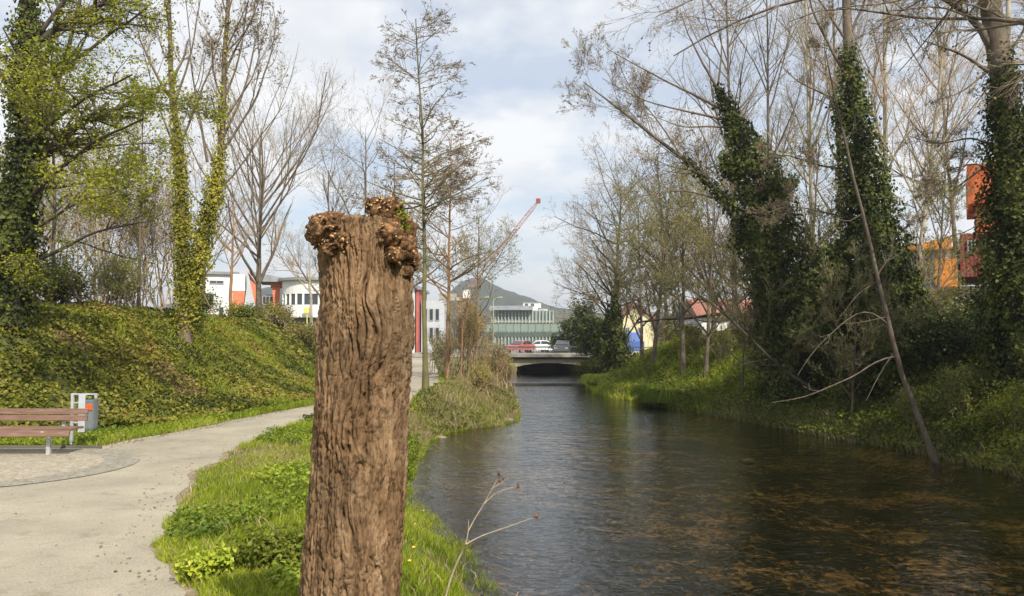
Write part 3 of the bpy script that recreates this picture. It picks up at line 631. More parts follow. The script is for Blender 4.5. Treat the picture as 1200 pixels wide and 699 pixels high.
for (a, b_, lab) in ((479,672,'yellow dandelion nearest the foot of the stump'),(486,623,'yellow dandelion in the grass left of the dry stalk'),(484,655,'small yellow dandelion halfway between two larger ones right of the stump'),(536,478,'yellow dandelion on the grassy spit by the river'),(496,606,'yellow dandelion close to the water edge'),(556,469,'yellow dandelion near the tip of the grassy spit')):
    p = ray(a, b_); r_ = empty('dandelion', p, lab, 'flower', 'yellow dandelions in the river bank grass')
    if fl0 is None:
        mb = MB(); mb.tube([(0,0,-.02),(.004,0,.06),(.006,-.004,.11)], .003, 5); s1 = mb.build('stem', grn, r_)
        g = np.random.default_rng(1); n_ = 70; aa = g.random(n_)*6.283; q = g.random(n_)**.5; C = np.stack([np.cos(aa)*q*.017+.006, np.sin(aa)*q*.017-.004, .118-.008*q+g.random(n_)*.004], -1)
        V_, F_ = leaves(C, nrm(np.stack([np.cos(aa)*q, np.sin(aa)*q, .8+0*q], -1)), .016, .5, g=g); h1 = mesh('flower_head', V_, [F_], yel, r_)
        fl0 = (s1, h1)
    else:
        for s_ in fl0: c = s_.copy(); COL.objects.link(c); c.parent = r_
stone = noisy('river_stone', [(.3, (.16,.13,.10)), (.7, (.36,.29,.22))], 8, bmp=.5)
def rock(a, b_, sx, sy, sz, lab, seed, m=stone):
    import bmesh
    bm = bmesh.new(); bmesh.ops.create_icosphere(bm, subdivisions=3, radius=1); v = np.array([q.co[:] for q in bm.verts]); f = np.array([[w_.index for w_ in q.verts] for q in bm.faces]); bm.free()
    v = v*(1+.5*pn(v[:,0]*1.3+seed, v[:,1]*1.3, v[:,2]*1.3)[:,None]+.12*pn(v[:,0]*5+seed, v[:,1]*5, v[:,2]*5)[:,None])*np.array([sx, sy, sz])
    p = ray(a, b_); p[2] = max(Hs(p[0], p[1]), WZ-.1)
    tag(mesh('stone', v, [f], m, loc=p, smooth=True), lab, 'stone', 'stones at the water edge')
for q in ((508,514,.5,.3,.09,'flat reddish stone slab in the inlet by the grassy spit',1),(497,527,.28,.2,.07,'small flat stone in the inlet nearer than the reddish slab',2),(489,573,.22,.12,.08,'dark stone at the water edge right of the stump',3),
          (596,494,.25,.2,.13,'stone at the tip of the grassy spit',4),(575,499,.3,.18,.10,'stone under the front of the grassy spit',5),(876,558,.22,.13,.09,'dark stone breaking the water surface in midstream',6, conc_d)): rock(*q)

# ------------------------------------------------------------------ ground cover (stuff)
def scatter(xf, yr, n, g, ypow=1.0):
    y = yr[0]+(yr[1]-yr[0])*g.random(n)**ypow; a, b_ = xf(y); x = a+(b_-a)*g.random(n); return x, y
def ground_leaves(name, x, y, size, m, hgt=.12, tilt=.6, seed=0, lumps=.25, rs=(.9, .25), base=.0):
    g = np.random.default_rng(seed); n = len(x); z = H(x, y)+base+hgt*g.random(n)**1.2+lumps*np.clip(pn(x*1.1, y*1.1, seed+.5)+.15, 0, 1)
    e = .15; nx = -(H(x+e, y)-H(x-e, y))/(2*e); ny = -(H(x, y+e)-H(x, y-e))/(2*e)
    Nn = nrm(nrm(np.stack([nx, ny, 0*nx+1], -1))+g.normal(size=(n, 3))*tilt); V, F = leaves(np.stack([x, y, z], -1), Nn, size*(.6+.8*g.random(n)), g=g)
    r = np.clip(.45+pn(x*.45, y*.45, seed)*rs[0]+pn(x*2.2, y*2.2, seed)*.5+g.normal(size=n)*rs[1], 0, 1)
    return tag(mesh(name, V, [F], m, attr={'rnd': np.repeat(r, 4)}), kind='stuff')
def blades(name, x, y, hgt, wid, m, seed, dens=None, rs=.25):
    g = np.random.default_rng(seed); n = len(x); z = H(x, y)-.01; b0 = np.stack([x, y, z], -1)
    hh_ = hgt*(.45+.9*g.random(n))*(1+.9*pn(x*.9, y*.9, seed)+.5*pn(x*3.5, y*3.5, seed)); hh_ = np.maximum(hh_, .02)
    a = g.random(n)*6.283; ln = np.stack([np.cos(a), np.sin(a), 0*a], -1)*(hh_*(.2+.7*g.random(n)))[:,None]
    a2 = g.random(n)*6.283; wv_ = np.stack([np.cos(a2), np.sin(a2), 0*a], -1)*(wid*(.6+.8*g.random(n))/2)[:,None] if not np.isscalar(wid) else np.stack([np.cos(a2), np.sin(a2), 0*a], -1)*(wid*(.6+.8*g.random(n))/2)[:,None]
    mid = b0+ln*.35+np.stack([0*a, 0*a, hh_*.6], -1); tip = b0+ln+np.stack([0*a, 0*a, hh_*.92], -1)
    V = np.stack([b0-wv_, b0+wv_, mid+wv_*.7, mid-wv_*.7, tip], 1).reshape(-1, 3); i = np.arange(n)*5
    r = np.clip(.42+pn(x*.8, y*.8, seed+2)*.7+pn(x*.25, y*.25, seed)*.5+g.normal(size=n)*rs, 0, 1)
    return tag(mesh(name, V, [np.stack([i, i+1, i+2, i+3], -1), np.stack([i+3, i+2, i+4], -1)], m, attr={'rnd': np.repeat(r, 5)}), kind='stuff')
G = np.random.default_rng(21)
# ivy on the embankment
def ivx(y): return tx(y)+.35, tx(y)-8.5-0*y
def ray_patch(x, y):
    # a worn bare patch and two small ones on the slope
    m_ = np.ones(len(x), bool)
    for (cx_, cy_, rx_, ry_) in ((-9.2, 22.4, .8, .9), (-11.2, 20.6, .4, .5), (-8.2, 31.0, .5, 1.0)):
        m_ &= ((x-cx_)/rx_)**2+((y-cy_)/ry_)**2 > 1+pn(x*2.2, y*2.2, 6)*1.1
    return m_
xq = -9.2+G.normal(size=2600)*.6; yq = 22.4+G.normal(size=2600)*.7; ground_leaves('dead_leaves', xq, yq, .07, M['bud'], .03, .5, 22, 0); xq = -11.2+G.normal(size=900)*.4; yq = 20.6+G.normal(size=900)*.4; ground_leaves('dead_leaves', xq, yq, .07, M['bud'], .03, .5, 23, 0)
xx_, yy_ = scatter(ivx, (17, 36), 60000, G, 1.); ok = ray_patch(xx_, yy_) & (pn(xx_*.4, yy_*.35, 12.5)+(yy_-25)*.03 > .02); blades('embankment_grass', xx_[ok], yy_[ok], .22, .016, M['grass'], 19)
xa, ya = scatter(ivx, (13.5, 34), 170000, G, 1.15); ok = (xa > -.70*ya-1) & (xa < -.2*ya+2.5)
bare = pn(xa*.5+3, ya*.3, 8.8)*.9+pn(xa*2.1, ya*2.1, 2.2)*.3; soil_ = ray_patch(xa, ya); keep = ok & (soil_ | (G.random(len(xa)) < .12)) & ((bare < .24) | (G.random(len(xa)) < .25)); xa, ya = xa[keep], ya[keep]
ground_leaves('ivy_ground_cover', xa, ya, .09, M['ivy_bank'], .13, .8, 3, .24, rs=(1.0, .2))
xb, yb = scatter(lambda y: (tx(y)+.4, tx(y)-9.0), (34, 68), 45000, G); ground_leaves('ivy_ground_cover', xb, yb, .17, M['ivy_bank'], .15, .55, 4, .25)
# weeds at the foot of the bank
xc, yc = scatter(lambda y: (pl(y)-.15, tx(y)-.3), (12, 45), 16000, G, 1.3); ok = ((xc-cen[0])**2+((yc-cen[1])/.93)**2) > 2.46**2; xc, yc = xc[ok], yc[ok]; ground_leaves('bank_foot_weeds', xc, yc, .06, M['weed'], .08, .6, 5, .08)
xc, yc = scatter(lambda y: (pl(y)-.02+pn(y*.8, 9, 1)*.15, tx(y)-.3), (11.5, 45), 34000, G, 1.4); ok = ((xc-cen[0])**2+((yc-cen[1])/.93)**2) > 2.42**2; blades('bank_foot_grass', xc[ok], yc[ok], .13, .012, M['grass'], 6)
# verge between path and river
def edge_keep(x, y, thr=.0): return (x > prn(y)+.01+.30*np.maximum(pn(x*0, y*1.6, 4.4)+.12, 0)) & (x < xl(y)+.25) & ~((pn(x*.8+4, y*.5, 3.3)+pn(x*3, y*3, 1)*.35) > .26+thr)
xd, yd = scatter(lambda y: (pr(y)-.3, xl(y)+.25), (4.6, 17), 150000, G, 1.5); ok = edge_keep(xd, yd); blades('verge_grass', xd[ok], yd[ok], .095, .0085, M['grass'], 7)
xd, yd = scatter(lambda y: (pr(y)-.3, xl(y)+.2), (17, 45), 60000, G, 1.4); ok = edge_keep(xd, yd); blades('verge_grass', xd[ok], yd[ok], .15, .018, M['grass'], 8)
xe, ye = scatter(lambda y: (pr(y)+.1, xl(y)+.15), (4.8, 18), 60000, G, 1.4); wmask = pn(xe*.55+7, ye*.45, 6.6)+.25*pn(xe*2, ye*2, 2)
ok = edge_keep(xe, ye, .1) & (wmask > .10); ground_leaves('verge_weeds', xe[ok], ye[ok], .045, M['weed'], .12, .6, 9, .16)
xe, ye = scatter(lambda y: (pr(y)+.1, xl(y)+.1), (18, 50), 26000, G, 1.3); ok = (xe > prn(ye)+.1) & (pn(xe*.6, ye*.5, 2.6)+.4*pn(xe*2.4, ye*2.4, 4) > -.02); ground_leaves('verge_weeds', xe[ok], ye[ok], .075, M['leaf_mid'], .22, .7, 10, .2); xe, ye = scatter(lambda y: (pr(y)+.4, xl(y)+.1), (24, 46), 16000, G, 1.); blades('dry_straw', xe, ye, .28, .018, M['straw'], 15)
xe, ye = scatter(lambda y: (pr(y), xl(y)+.2), (5, 45), 8000, G, 1.5); ok = xe > prn(ye)+.05; blades('dry_straw', xe[ok], ye[ok], .12, .012, M['straw'], 11)
xe = -3.75+G.normal(size=2400)*.45; ye = 13.2+G.normal(size=2400)*.8; ok = (xe > prn(ye)+.15); blades('dry_straw', xe[ok], ye[ok], .10, .011, M['straw'], 20)
# fallen leaves and bits of bark along the path edges, thin over its surface
xq, yq = scatter(lambda y: (prn(y)-.45, prn(y)+.35), (5, 30), 500, G, 1.4); ground_leaves('leaf_litter', xq, yq, .03, M['bud'], .004, .12, 16, 0, base=.02)
xq, yq = scatter(lambda y: (pl(y), prn(y)), (5, 30), 160, G, 1.3); ground_leaves('leaf_litter', xq, yq, .028, M['bud'], .004, .12, 17, 0, base=.02)
xq, yq = scatter(lambda y: (pl(y)-.1, pl(y)+.35), (14, 40), 1500, G, 1.3); ground_leaves('leaf_litter', xq, yq, .035, M['bud'], .004, .12, 18, 0, base=.02)
# right bank undergrowth
xg, yg = scatter(lambda y: (xr(y)-.15, xr(y)+7.5), (14, 62), 120000, G, 1.5); gm = pn(xg*.4, yg*.4, 11)
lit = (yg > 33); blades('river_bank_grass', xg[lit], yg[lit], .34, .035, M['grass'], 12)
kk = ~lit & (pn(xg*1.2, yg*1.2, 31) > -.08); blades('river_bank_grass', xg[kk], yg[kk], .16, .018, M['under_grass'], 13)  # nearer blades take a darker grass colour with the bank's shade in it
xh, yh = scatter(lambda y: (xr(y)+.3, xr(y)+9), (13, 62), 80000, G, 1.4); ground_leaves('undergrowth', xh, yh, .11, M['leaf_mid'], .3, .7, 14, .5)

xh, yh = scatter(lambda y: (xr(y)-.12, xr(y)+1.3), (14, 40), 42000, G, 1.3); ground_leaves('waterside_undergrowth', xh, yh, .085, M['leaf_mid'], .28, .8, 24, .2)
xh, yh = scatter(lambda y: (xr(y)-.15, xr(y)+.6), (14, 34), 9000, G, 1.3); blades('waterside_dead_grass', xh, yh, .30, .016, M['straw'], 25)
# yellow green leafy plant at the bottom edge, nettles beside the stump
shrub('leafy_plant', 'bright yellow green leafy plant at the edge of the path', (-2.45, 6.55, 0), (.32, .26, .20), 26, 900, M['weed'], M['weed_yellow'], .045, 41, cat='plant', levels=1, r0=.004, leafspread=.03)
shrub('nettle_clump', 'dark green nettle clump in the shade left of the stump', (-1.95, 6.9, 0), (.55, .42, .24), 40, 2600, M['weed'], M['leaf_mid'], .04, 42, cat='plant', levels=1, r0=.004, leafspread=.04)
shrub('nettle_clump', 'low green leaf clump at the water edge right of the stump', (-2.1, 15.3, -.2), (.5, .6, .3), 26, 1000, M['weed'], M['weed'], .06, 43, cat='plant', levels=1, r0=.004, leafspread=.05)
#@@PART3
# ------------------------------------------------------------------ trees on the left bank
Lv = dict
def top(p, Y): return at(p[0], p[1], Y)
# big spring tree at the far left
Y = 19.5; b0 = grounded(8, Y)
st = px(Y, (18,300), (27,220), (32,150), (30,70), (36,-30), (40,-130))
limbs_ = [(px(Y,(28,240),(62,205,-.6),(100,172,-1.2),(140,152,-2),(168,140,-2.5)), .075, .02), (px(Y,(30,200),(58,130,.5),(78,60,1),(98,-10,1.4),(110,-80,2)), .09, .03),
          (px(Y,(20,320),(60,298,-.5),(110,272,-1),(160,262,-1.5)), .06, .015), (px(Y,(31,110),(85,72,0),(130,40,0),(172,10,-.4)), .07, .02), (px(Y,(31,60),(70,10),(110,-50),(150,-90)), .07, .02),
          (px(Y,(25,250),(-30,200),(-80,140)), .08, .02), (px(Y,(30,100),(-20,40),(-70,-20)), .08, .02), (px(Y,(30,170),(90,120,-2),(130,100,-4),(155,88,-5)), .06, .015),
          (px(Y,(28,225),(80,218,1.5),(125,210,2.6),(160,196,3.4)), .06, .015), (px(Y,(32,20),(60,-60),(70,-150)), .07, .02), (px(Y,(22,290),(50,262,-1.5),(95,235,-3),(130,228,-4)), .05,.012)]
tree('spring_tree', 'big tree at the far left in fresh yellow green leaf, dark ivy on trunk', 'tree', [([b0]+st, .30, .10)],
     [Lv(per=13, t0=.3, ratio=.42, ang=42, n=7, up=.05, wob=.12, flat=.35), Lv(per=9, ratio=.42, ang=42, n=5, up=.0, flat=.5), Lv(per=6, ratio=.5, ang=45, n=4, up=-.03, flat=.6)],
     M['bark_dark'], M['twig_dark'], M['leaf_spring'], 38000, .052, seed=31, limbs=limbs_, clump=.09, lt0=.1, group='trees on the left embankment',
     ivy=[([b0]+st[:5], [.45,.5,.45,.38,.34,.26,.1], 11000, .10)], ivym=M['ivy_dark'])
# forked ivy tree
Y = 25.5; b0 = at(216, 406, Y); b0[2] = Hs(b0[0], Y)-.1
sA = px(Y, (217,360), (214,300), (213,250), (210,190), (203,110), (198,40), (194,-30), (190,-100))
sB = px(Y, (224,350), (236,290), (250,228), (259,180), (263,100), (266,20), (268,-60), (270,-120))
fl = [(px(Y,(257,185),(278,150),(300,118),(316,70),(325,20)), .05, .015), (px(Y,(243,190),(236,150),(228,110),(222,50),(218,0)), .045, .012), (px(Y,(260,165),(285,110),(300,50),(312,-20)), .045, .012),
      (px(Y,(210,190),(195,150),(180,110),(168,60)), .04, .01), (px(Y,(205,120),(222,70),(232,20),(238,-40)), .04, .01), (px(Y,(262,120),(280,70),(290,10),(296,-50)), .04, .01), (px(Y,(250,228),(275,205),(305,160),(335,120)), .035, .01)]
tree('forked_tree', 'forked bare tree on the embankment with yellow green ivy wrapping both stems', 'tree', [([b0]+sA, .17, .035), ([sA[0]]+sB, .13, .04)],
     [Lv(per=10, t0=.35, ratio=.30, ang=34, n=7, up=.30, wob=.10), Lv(per=6, ratio=.45, ang=34, n=5, up=.2), Lv(per=5, ratio=.5, ang=38, n=4, up=.15), Lv(per=3, ratio=.5, ang=38, n=3, up=.1)],
     M['bark'], M['twig_grey'], M['bud'], 9000, .05, seed=32, limbs=fl, trunk_levels=1, group='trees on the left embankment',
     ivy=[([at(216,388,Y)]+sA[:5], [.20,.23,.22,.20,.17,.10,.04], 7000, .08), ([sA[0]]+sB[:4], [.18,.22,.25,.23,.10], 5500, .08), ([sA[4], sA[5], sA[6]], [.08,.08,.04], 500, .08), ([sB[3],sB[4],sB[5]], [.13,.08,.04], 600, .08)], ivym=M['ivy_yellow'])
# two slender trees with fresh leaves between them
def simple(name, label, p0, p1, Y, Yb=None, r=.1, wid=.35, per=16, bark='bark', tw='twig', lf=None, nl=0, ls=.05, seed=1, shape='soft', up=.2, ang=45, group=None, ivy=None, ivym=None, cat='tree', t0=.3, lean=0, levels=4, tp=6, flat=0, mid=None, per2=7, per3=5):
    b0 = grounded(p0[0], Y) if len(p0) < 2 or p0[1] is None else at(p0[0], p0[1], Y); b0[2] = Hs(b0[0], b0[1])-.06
    t_ = at(p1[0], p1[1], Y+lean); m_ = [at(*q, Y) for q in mid] if mid else [b0*.5+t_*.5]
    lv = [Lv(per=per, t0=t0, t1=.98, ratio=wid, ang=ang, n=7, up=up, wob=.10, shape=shape, flat=flat), Lv(per=per2, ratio=.45, ang=ang*.85, n=5, up=up*.7, flat=flat), Lv(per=per3, ratio=.5, ang=40, n=4, up=up*.5, flat=flat), Lv(per=4, ratio=.5, ang=40, n=3, up=up*.4, flat=flat)][:levels]
    iv = None
    if ivy: iv = [([b0]+m_+[t_], ivy[0], ivy[1], ivy[2])]
    return tree(name, label, cat, [([b0]+m_+[t_], r, r*.18)], lv, M[bark], M[tw], M[lf] if lf else None, nl, ls, ivy=iv, ivym=ivym, group=group, seed=seed, clump=0)
gl_ = 'trees on the left embankment'
simple('young_tree', 'slender young tree between the big spring tree and the forked tree', (162,None), (168,100), 27, r=.06, wid=.17, per=16, lf='leaf_spring', nl=3200, ls=.07, seed=51, group=gl_, up=.12, bark='bark', flat=.3)
simple('young_tree', 'thin grey stemmed young tree just right of the big spring tree', (62,None), (66,-20), 24, r=.07, wid=.12, per=18, lf='leaf_spring', nl=1800, ls=.07, seed=52, group=gl_, bark='bark', up=.2)
simple('young_tree', 'faint thin birch like stem behind the spring tree foliage', (118,None), (108,60), 30, r=.08, wid=.35, per=16, lf='bud_olive', nl=1500, ls=.07, seed=53, group=gl_, bark='bark_pale')
# brown brush on top of the embankment
gb = 'twiggy shrubs on the embankment top'
for q, (pxx, Y, rx, rz, lab, tw, lf, nl) in enumerate([
    (100, 31, 3.0, 6.2, 'brown twiggy thicket left of the young tree on the embankment', 'twig_pink', 'bud_olive', 3500),
    (175, 32, 2.8, 5.8, 'tallest pale brown twiggy thicket just left of the forked tree', 'twig_pink', 'bud_olive', 3500),
    (140, 27, 1.8, 1.7, 'yellow green shrub in front of the brown thickets', 'twig', 'leaf_spring', 1400),
    (62, 24, 1.9, 1.3, 'dark green shrub at the foot of the big spring tree', 'twig', 'leaf_mid', 5000),
    (5, 23, 1.7, 1.2, 'dense dark shrub at the left edge behind the spring tree trunk', 'twig_dark', 'leaf_mid', 4500),
    (30, 30, 2.8, 6.0, 'grey brown thicket behind the dark shrubs at the far left', 'twig_pink', 'bud_olive', 3500)]):
    c = grounded(pxx, Y); shrub('thicket', lab, c, (rx, rx*.8, rz), 34, nl, M[tw], M[lf], .07, 60+q, gb, levels=3 if lf != 'leaf_mid' else 2, per=6, up=.4, r0=.025)
# bare trees in front of the white buildings
gm_ = 'bare trees before the white buildings'
simple('bare_tree', 'round crowned bare tree before the white and orange buildings', (303,None), (306,150), 52, r=.22, wid=.55, per=30, shape='round', t0=.18, up=.30, ang=38, tw='twig', lf='bud', nl=4000, ls=.06, seed=71, group=gm_)
simple('bare_tree', 'slim orange barked tree left of the round crowned tree', (270,None), (274,240), 46, r=.13, wid=.35, per=10, t0=.45, bark='bark_orange', seed=72, group=gm_, up=.3)
simple('bare_tree', 'small pale bare tree touching the left edge of the stump', (366,None), (362,285), 50, r=.13, wid=.7, per=9, t0=.45, bark='bark_pale', tw='twig_pink', seed=73, group=gm_, ang=60)
simple('bare_tree', 'tall hazy bare tree behind the left burl of the stump', (388,None), (385,200), 62, r=.2, wid=.42, per=16, t0=.2, tw='twig_grey', lf='bud', nl=1500, ls=.07, seed=74, group=gm_)
simple('bare_tree', 'hazy bare tree whose crown shows above the middle of the stump top', (430,None), (428,160), 62, r=.2, wid=.42, per=18, t0=.2, tw='twig', lf='bud_olive', nl=2000, ls=.07, seed=75, group=gm_)
simple('bare_tree', 'hazy bare tree between the stump and the tall pole like tree', (462,None), (462,190), 66, r=.2, wid=.40, per=16, t0=.25, tw='twig_grey', lf='bud_olive', nl=1500, ls=.07, seed=76, group=gm_)
simple('bare_tree', 'bare tree behind the gap between the round crowned tree and the forked tree', (236,None), (246,215), 58, r=.16, wid=.42, per=14, t0=.3, tw='twig_grey', seed=77, group=gm_)
for q, (pxx, Y, rx, rz, lab, lf) in enumerate([(322, 42, 1.5, 1.1, 'rounded olive bush under the round crowned bare tree', 'bud_olive'), (285, 40, 1.4, .7, 'low green bush before the white building', 'leaf_mid'), (238, 38, 1.3, 1.1, 'dark bush just right of the forked tree trunk', 'leaf_mid'), (352, 41, 1.5, .6, 'low hedge like bush next to the stump', 'bud_olive')]):
    shrub('bush', lab, grounded(pxx, Y), (rx, rx, rz), 24, 2600, M['twig'], M[lf], .09, 90+q, 'bushes along the embankment crest', levels=2, per=5)
# tall thin trees by the path
gp = 'thin trees along the path beyond the stump'
b0 = at(497, 459, 29.5); b0[2] = Hs(b0[0], 29.5)-.05
simple('thin_tree', 'tall straight thin tree with layered wispy branches beside the path', (499,459), (486,22), 29.5, r=.11, wid=.185, per=62, t0=.42, ang=70, up=.14, tw='twig', lf='bud', nl=14000, ls=.045, seed=81, group=gp, mid=[(497,330),(495,190),(491,95)], bark='bark_green', flat=.45, per2=8)
simple('thin_tree', 'shorter thin tree with orange brown stem and wispy olive crown', (524,428), (529,160), 40, r=.12, wid=.3, per=36, t0=.3, ang=60, up=.12, tw='twig', lf='bud_olive', nl=9000, ls=.06, seed=82, group=gp, bark='bark_orange', flat=.3, per2=7)
simple('thin_tree', 'wispy sapling behind the shorter thin tree at the waterside shrubs', (556,None), (562,250), 52, r=.09, wid=.4, per=18, t0=.3, ang=50, tw='twig', lf='bud_olive', nl=1500, ls=.07, seed=83, group=gp)
Y = 36; tree('leaning_sapling', 'thin bare sapling bending right in front of the crane', 'tree', [(px(Y, (540,442), (542,380), (549,338), (562,322), (580,305)), .04, .01)],
     [Lv(per=16, t0=.3, ratio=.28, ang=50, n=5, up=.08), Lv(per=5, ratio=.45, ang=40, n=4, up=.05)], M['bark_orange'], M['twig_pink'], M['bud_olive'], 600, .06, seed=84, k0=7)
gs = 'twiggy waterside shrubs on the left river bank'
for q, (pxx, Y, rx, rz, lab, tw, lf, nl) in enumerate([
    (548, 40, 1.7, 3.6, 'tall straw coloured willow shrub behind the grassy spit', 'twig_pink', 'bud_olive', 3000),
    (578, 44, 1.4, 2.4, 'straw brown willow shrub nearest the bridge', 'twig_pink', 'bud_olive', 2400),
    (520, 46, 1.4, 2.2, 'olive shrub by the path between the two thin trees', 'twig', 'bud_olive', 2400),
    (566, 35, 1.0, 1.3, 'low straw shrub overhanging the spit tip', 'twig_pink', 'leaf_spring', 900),
    (590, 50, 1.2, 1.7, 'green tinged shrub at the water below the bridge', 'twig_pink', 'leaf_spring', 1300)]):
    shrub('willow_shrub', lab, grounded(pxx, Y), (rx, rx, rz), 40, nl, M[tw], M[lf], .07, 100+q, gs, levels=3, per=5, up=.7, ang=25, r0=.018)
shrub('orange_bush', 'small shrub with orange yellow leaves above the waterside willows', grounded(553, 60), (.7, .7, 4.6), 16, 1400, M['twig_pink'], leafmat('leaf_orange', [(0, (.35,.16,.02)), (1, (.6,.36,.05))], .3), .11, 110)

# ------------------------------------------------------------------ trees on the right bank
gi = 'ivy covered trees on the right bank'
# leaning ivy tree
Y = 30; b0 = grounded(938, Y); sA = px(Y, (930,395), (920,340), (908,280), (893,220), (868,160), (841,104)); sB = px(Y, (905,340), (886,292), (852,236), (803,186), (762,158), (712,116), (682,96))
il = [([sA[0]]+sB, .20, .02), ([*px(Y,(841,104),(824,76),(806,40),(796,10))], .06, .012), (px(Y,(845,128),(815,112),(785,98),(748,78),(712,58)), .06, .012), (px(Y,(848,140),(800,130),(752,118),(705,92)), .05, .01), (px(Y,(856,150),(830,148),(800,150),(760,134)), .045, .01),
      (px(Y,(852,236),(800,222),(750,230),(715,240)), .045, .01), (px(Y,(875,180),(850,190),(810,205),(775,200)), .04, .01), (px(Y,(841,104),(846,60),(842,15)), .05, .01), (px(Y,(800,186),(770,140),(735,100),(720,60)), .035, .01)]
tree('ivy_tree', 'leaning tree thick with dark ivy whose bare limbs reach left over the river', 'tree', [([b0]+sA, .30, .08)],
     [Lv(rk=.3, per=13, t0=.3, ratio=.26, ang=38, n=7, up=.12, wob=.1), Lv(per=8, ratio=.42, ang=38, n=5, up=.1), Lv(per=7, ratio=.5, ang=40, n=4, up=.08), Lv(per=3, ratio=.5, ang=40, n=3, up=.05)],
     M['bark'], M['twig'], M['bud'], 2500, .055, seed=121, limb_only=True, limbs=il, trunk_levels=1, group=gi,
     ivy=[([b0]+sA, [1.5,1.35,1.25,1.15,.95,.75,.45,.15], 22000, .12), ([sA[0]]+sB[:4], [.5,.42,.30,.2,.08], 4500, .11), (px(Y,(900,230),(932,212)), [.6,.4,.1], 1800, .12), (px(Y,(893,270),(858,288)), [.5,.5,.15], 1500, .12), (px(Y,(862,190),(850,205)), [.5,.3], 900, .12)], ivym=M['ivy_dark'])
# middle ivy column
Y = 26.5; b0 = grounded(1034, Y); sA = px(Y, (1030,380), (1024,310), (1014,230), (1003,140), (994,60), (990,0), (988,-80))
il = [(px(Y,(999,100),(975,60),(955,20),(940,-30)), .07, .02), (px(Y,(992,50),(1010,10),(1030,-40)), .06, .02), (px(Y,(990,20),(1000,-30),(1010,-90)), .06, .02), (px(Y,(985,118),(960,108),(935,96),(918,80)), .05, .01),
      (px(Y,(990,45),(960,0),(930,-40)), .05, .015), (px(Y,(1012,200),(960,195),(920,180),(890,185)), .045, .01), (px(Y,(1018,260),(970,250),(925,240),(885,255)), .04, .01), (px(Y,(1020,300),(1060,270),(1090,230),(1100,190)), .04, .01)]
tree('ivy_tree', 'upright tree wrapped in a tapering column of dark ivy left of the orange building', 'tree', [([b0]+sA, .28, .12)],
     [Lv(rk=.3, per=12, t0=.3, ratio=.26, ang=42, n=7, up=.15), Lv(per=8, ratio=.42, ang=38, n=5, up=.1), Lv(per=7, ratio=.5, ang=40, n=4, up=.08), Lv(per=3, ratio=.5, ang=40, n=3, up=.05)],
     M['bark'], M['twig'], M['bud'], 1500, .055, seed=122, limb_only=True, limbs=il, group=gi,
     ivy=[([b0]+sA[:5], [1.5,1.35,1.2,.98,.80,.55,.36,.22], 25000, .115), (px(Y,(975,290),(960,400)), [.4,.7,.9], 3500, .115), (px(Y,(1050,300),(1075,420)), [.3,.8,1.1], 4500, .115), (px(Y,(986,150),(980,110)), [.25,.12], 400, .11)], ivym=M['ivy_dark'])
# right ivy tree
Y = 21.5; b0 = grounded(1196, Y); sA = px(Y, (1196,340), (1186,230), (1178,130), (1172,60), (1158,0), (1150,-60), (1146,-130))
il = [(px(Y,(1166,62),(1142,24),(1112,2),(1076,-22)), .13, .05), (px(Y,(1158,84),(1128,64),(1106,56),(1082,48)), .055, .015), (px(Y,(1160,10),(1175,-40),(1200,-90)), .13, .05), (px(Y,(1170,70),(1150,90),(1125,110),(1095,118)), .035, .01),
      (px(Y,(1180,180),(1140,160),(1100,170),(1066,160)), .04, .01), (px(Y,(1180,210),(1145,190),(1110,200),(1080,215)), .03, .01), (px(Y,(1112,2),(1098,-30),(1070,-60)), .06, .02), (px(Y,(1185,180),(1230,120),(1280,60)), .08, .02)]
tree('ivy_tree', 'thick trunked tree with dark ivy at the right edge of the picture', 'tree', [([b0]+sA, .38, .24)],
     [Lv(rk=.3, per=12, t0=.3, ratio=.30, ang=45, n=7, up=.05, wob=.16), Lv(per=8, ratio=.45, ang=42, n=5, up=.05, wob=.2), Lv(per=7, ratio=.5, ang=45, n=4, up=.04), Lv(per=3, ratio=.5, ang=45, n=3, up=.03)],
     M['bark'], M['twig'], M['bud'], 1500, .05, seed=123, limb_only=True, limbs=il, group=gi,
     ivy=[([b0]+sA[:4], [1.0,.85,.74,.78,.76,.62,.5,.36,.2], 24000, .095)], ivym=M['ivy_dark'])
# slanting thin tree at the water edge
Y = 20.3; b0 = at(1101, 532, Y); b0[2] = Hs(b0[0], Y)-.08
sA = px(Y, (1080,500), (1062,455), (1049,415), (1036,360), (1022,295), (1008,235), (992,170), (977,110), (968,60))
il = [(px(Y,(1050,418),(1030,420),(1005,440),(975,452),(945,466),(905,472)), .025, .007), (px(Y,(1040,380),(1020,362),(1000,368),(975,390),(950,415),(935,440)), .023, .006), (px(Y,(1046,415),(1030,440),(1015,470)), .02, .006), (px(Y,(1028,330),(1005,345),(985,372)), .02, .006),
      (px(Y,(1038,372),(1010,378),(985,380)), .015, .005), (px(Y,(1012,250),(995,260),(970,255)), .018, .005)]
tree('leaning_tree', 'thin pale tree slanting up from the water edge with drooping bare side branches', 'tree', [([b0]+sA, .085, .018)], [Lv(per=7, t0=.35, ratio=.16, ang=45, n=6, up=.05), Lv(per=4, ratio=.4, ang=40, n=4, up=0)],
     M['bark'], M['twig_grey'], seed=124, limbs=il, k0=8)
Y = 27; tree('fallen_branch', 'dark bare branch leaning down the bank towards the water', 'branch', [(px(Y, (962,462), (925,440), (890,408), (862,380), (832,352), (800,335)), .07, .02)], [Lv(per=8, t0=.2, ratio=.25, ang=45, n=5, up=.1), Lv(per=4, ratio=.4, ang=40, n=4, up=.05)], M['bark_dark'], M['twig_dark'], seed=125, k0=7)
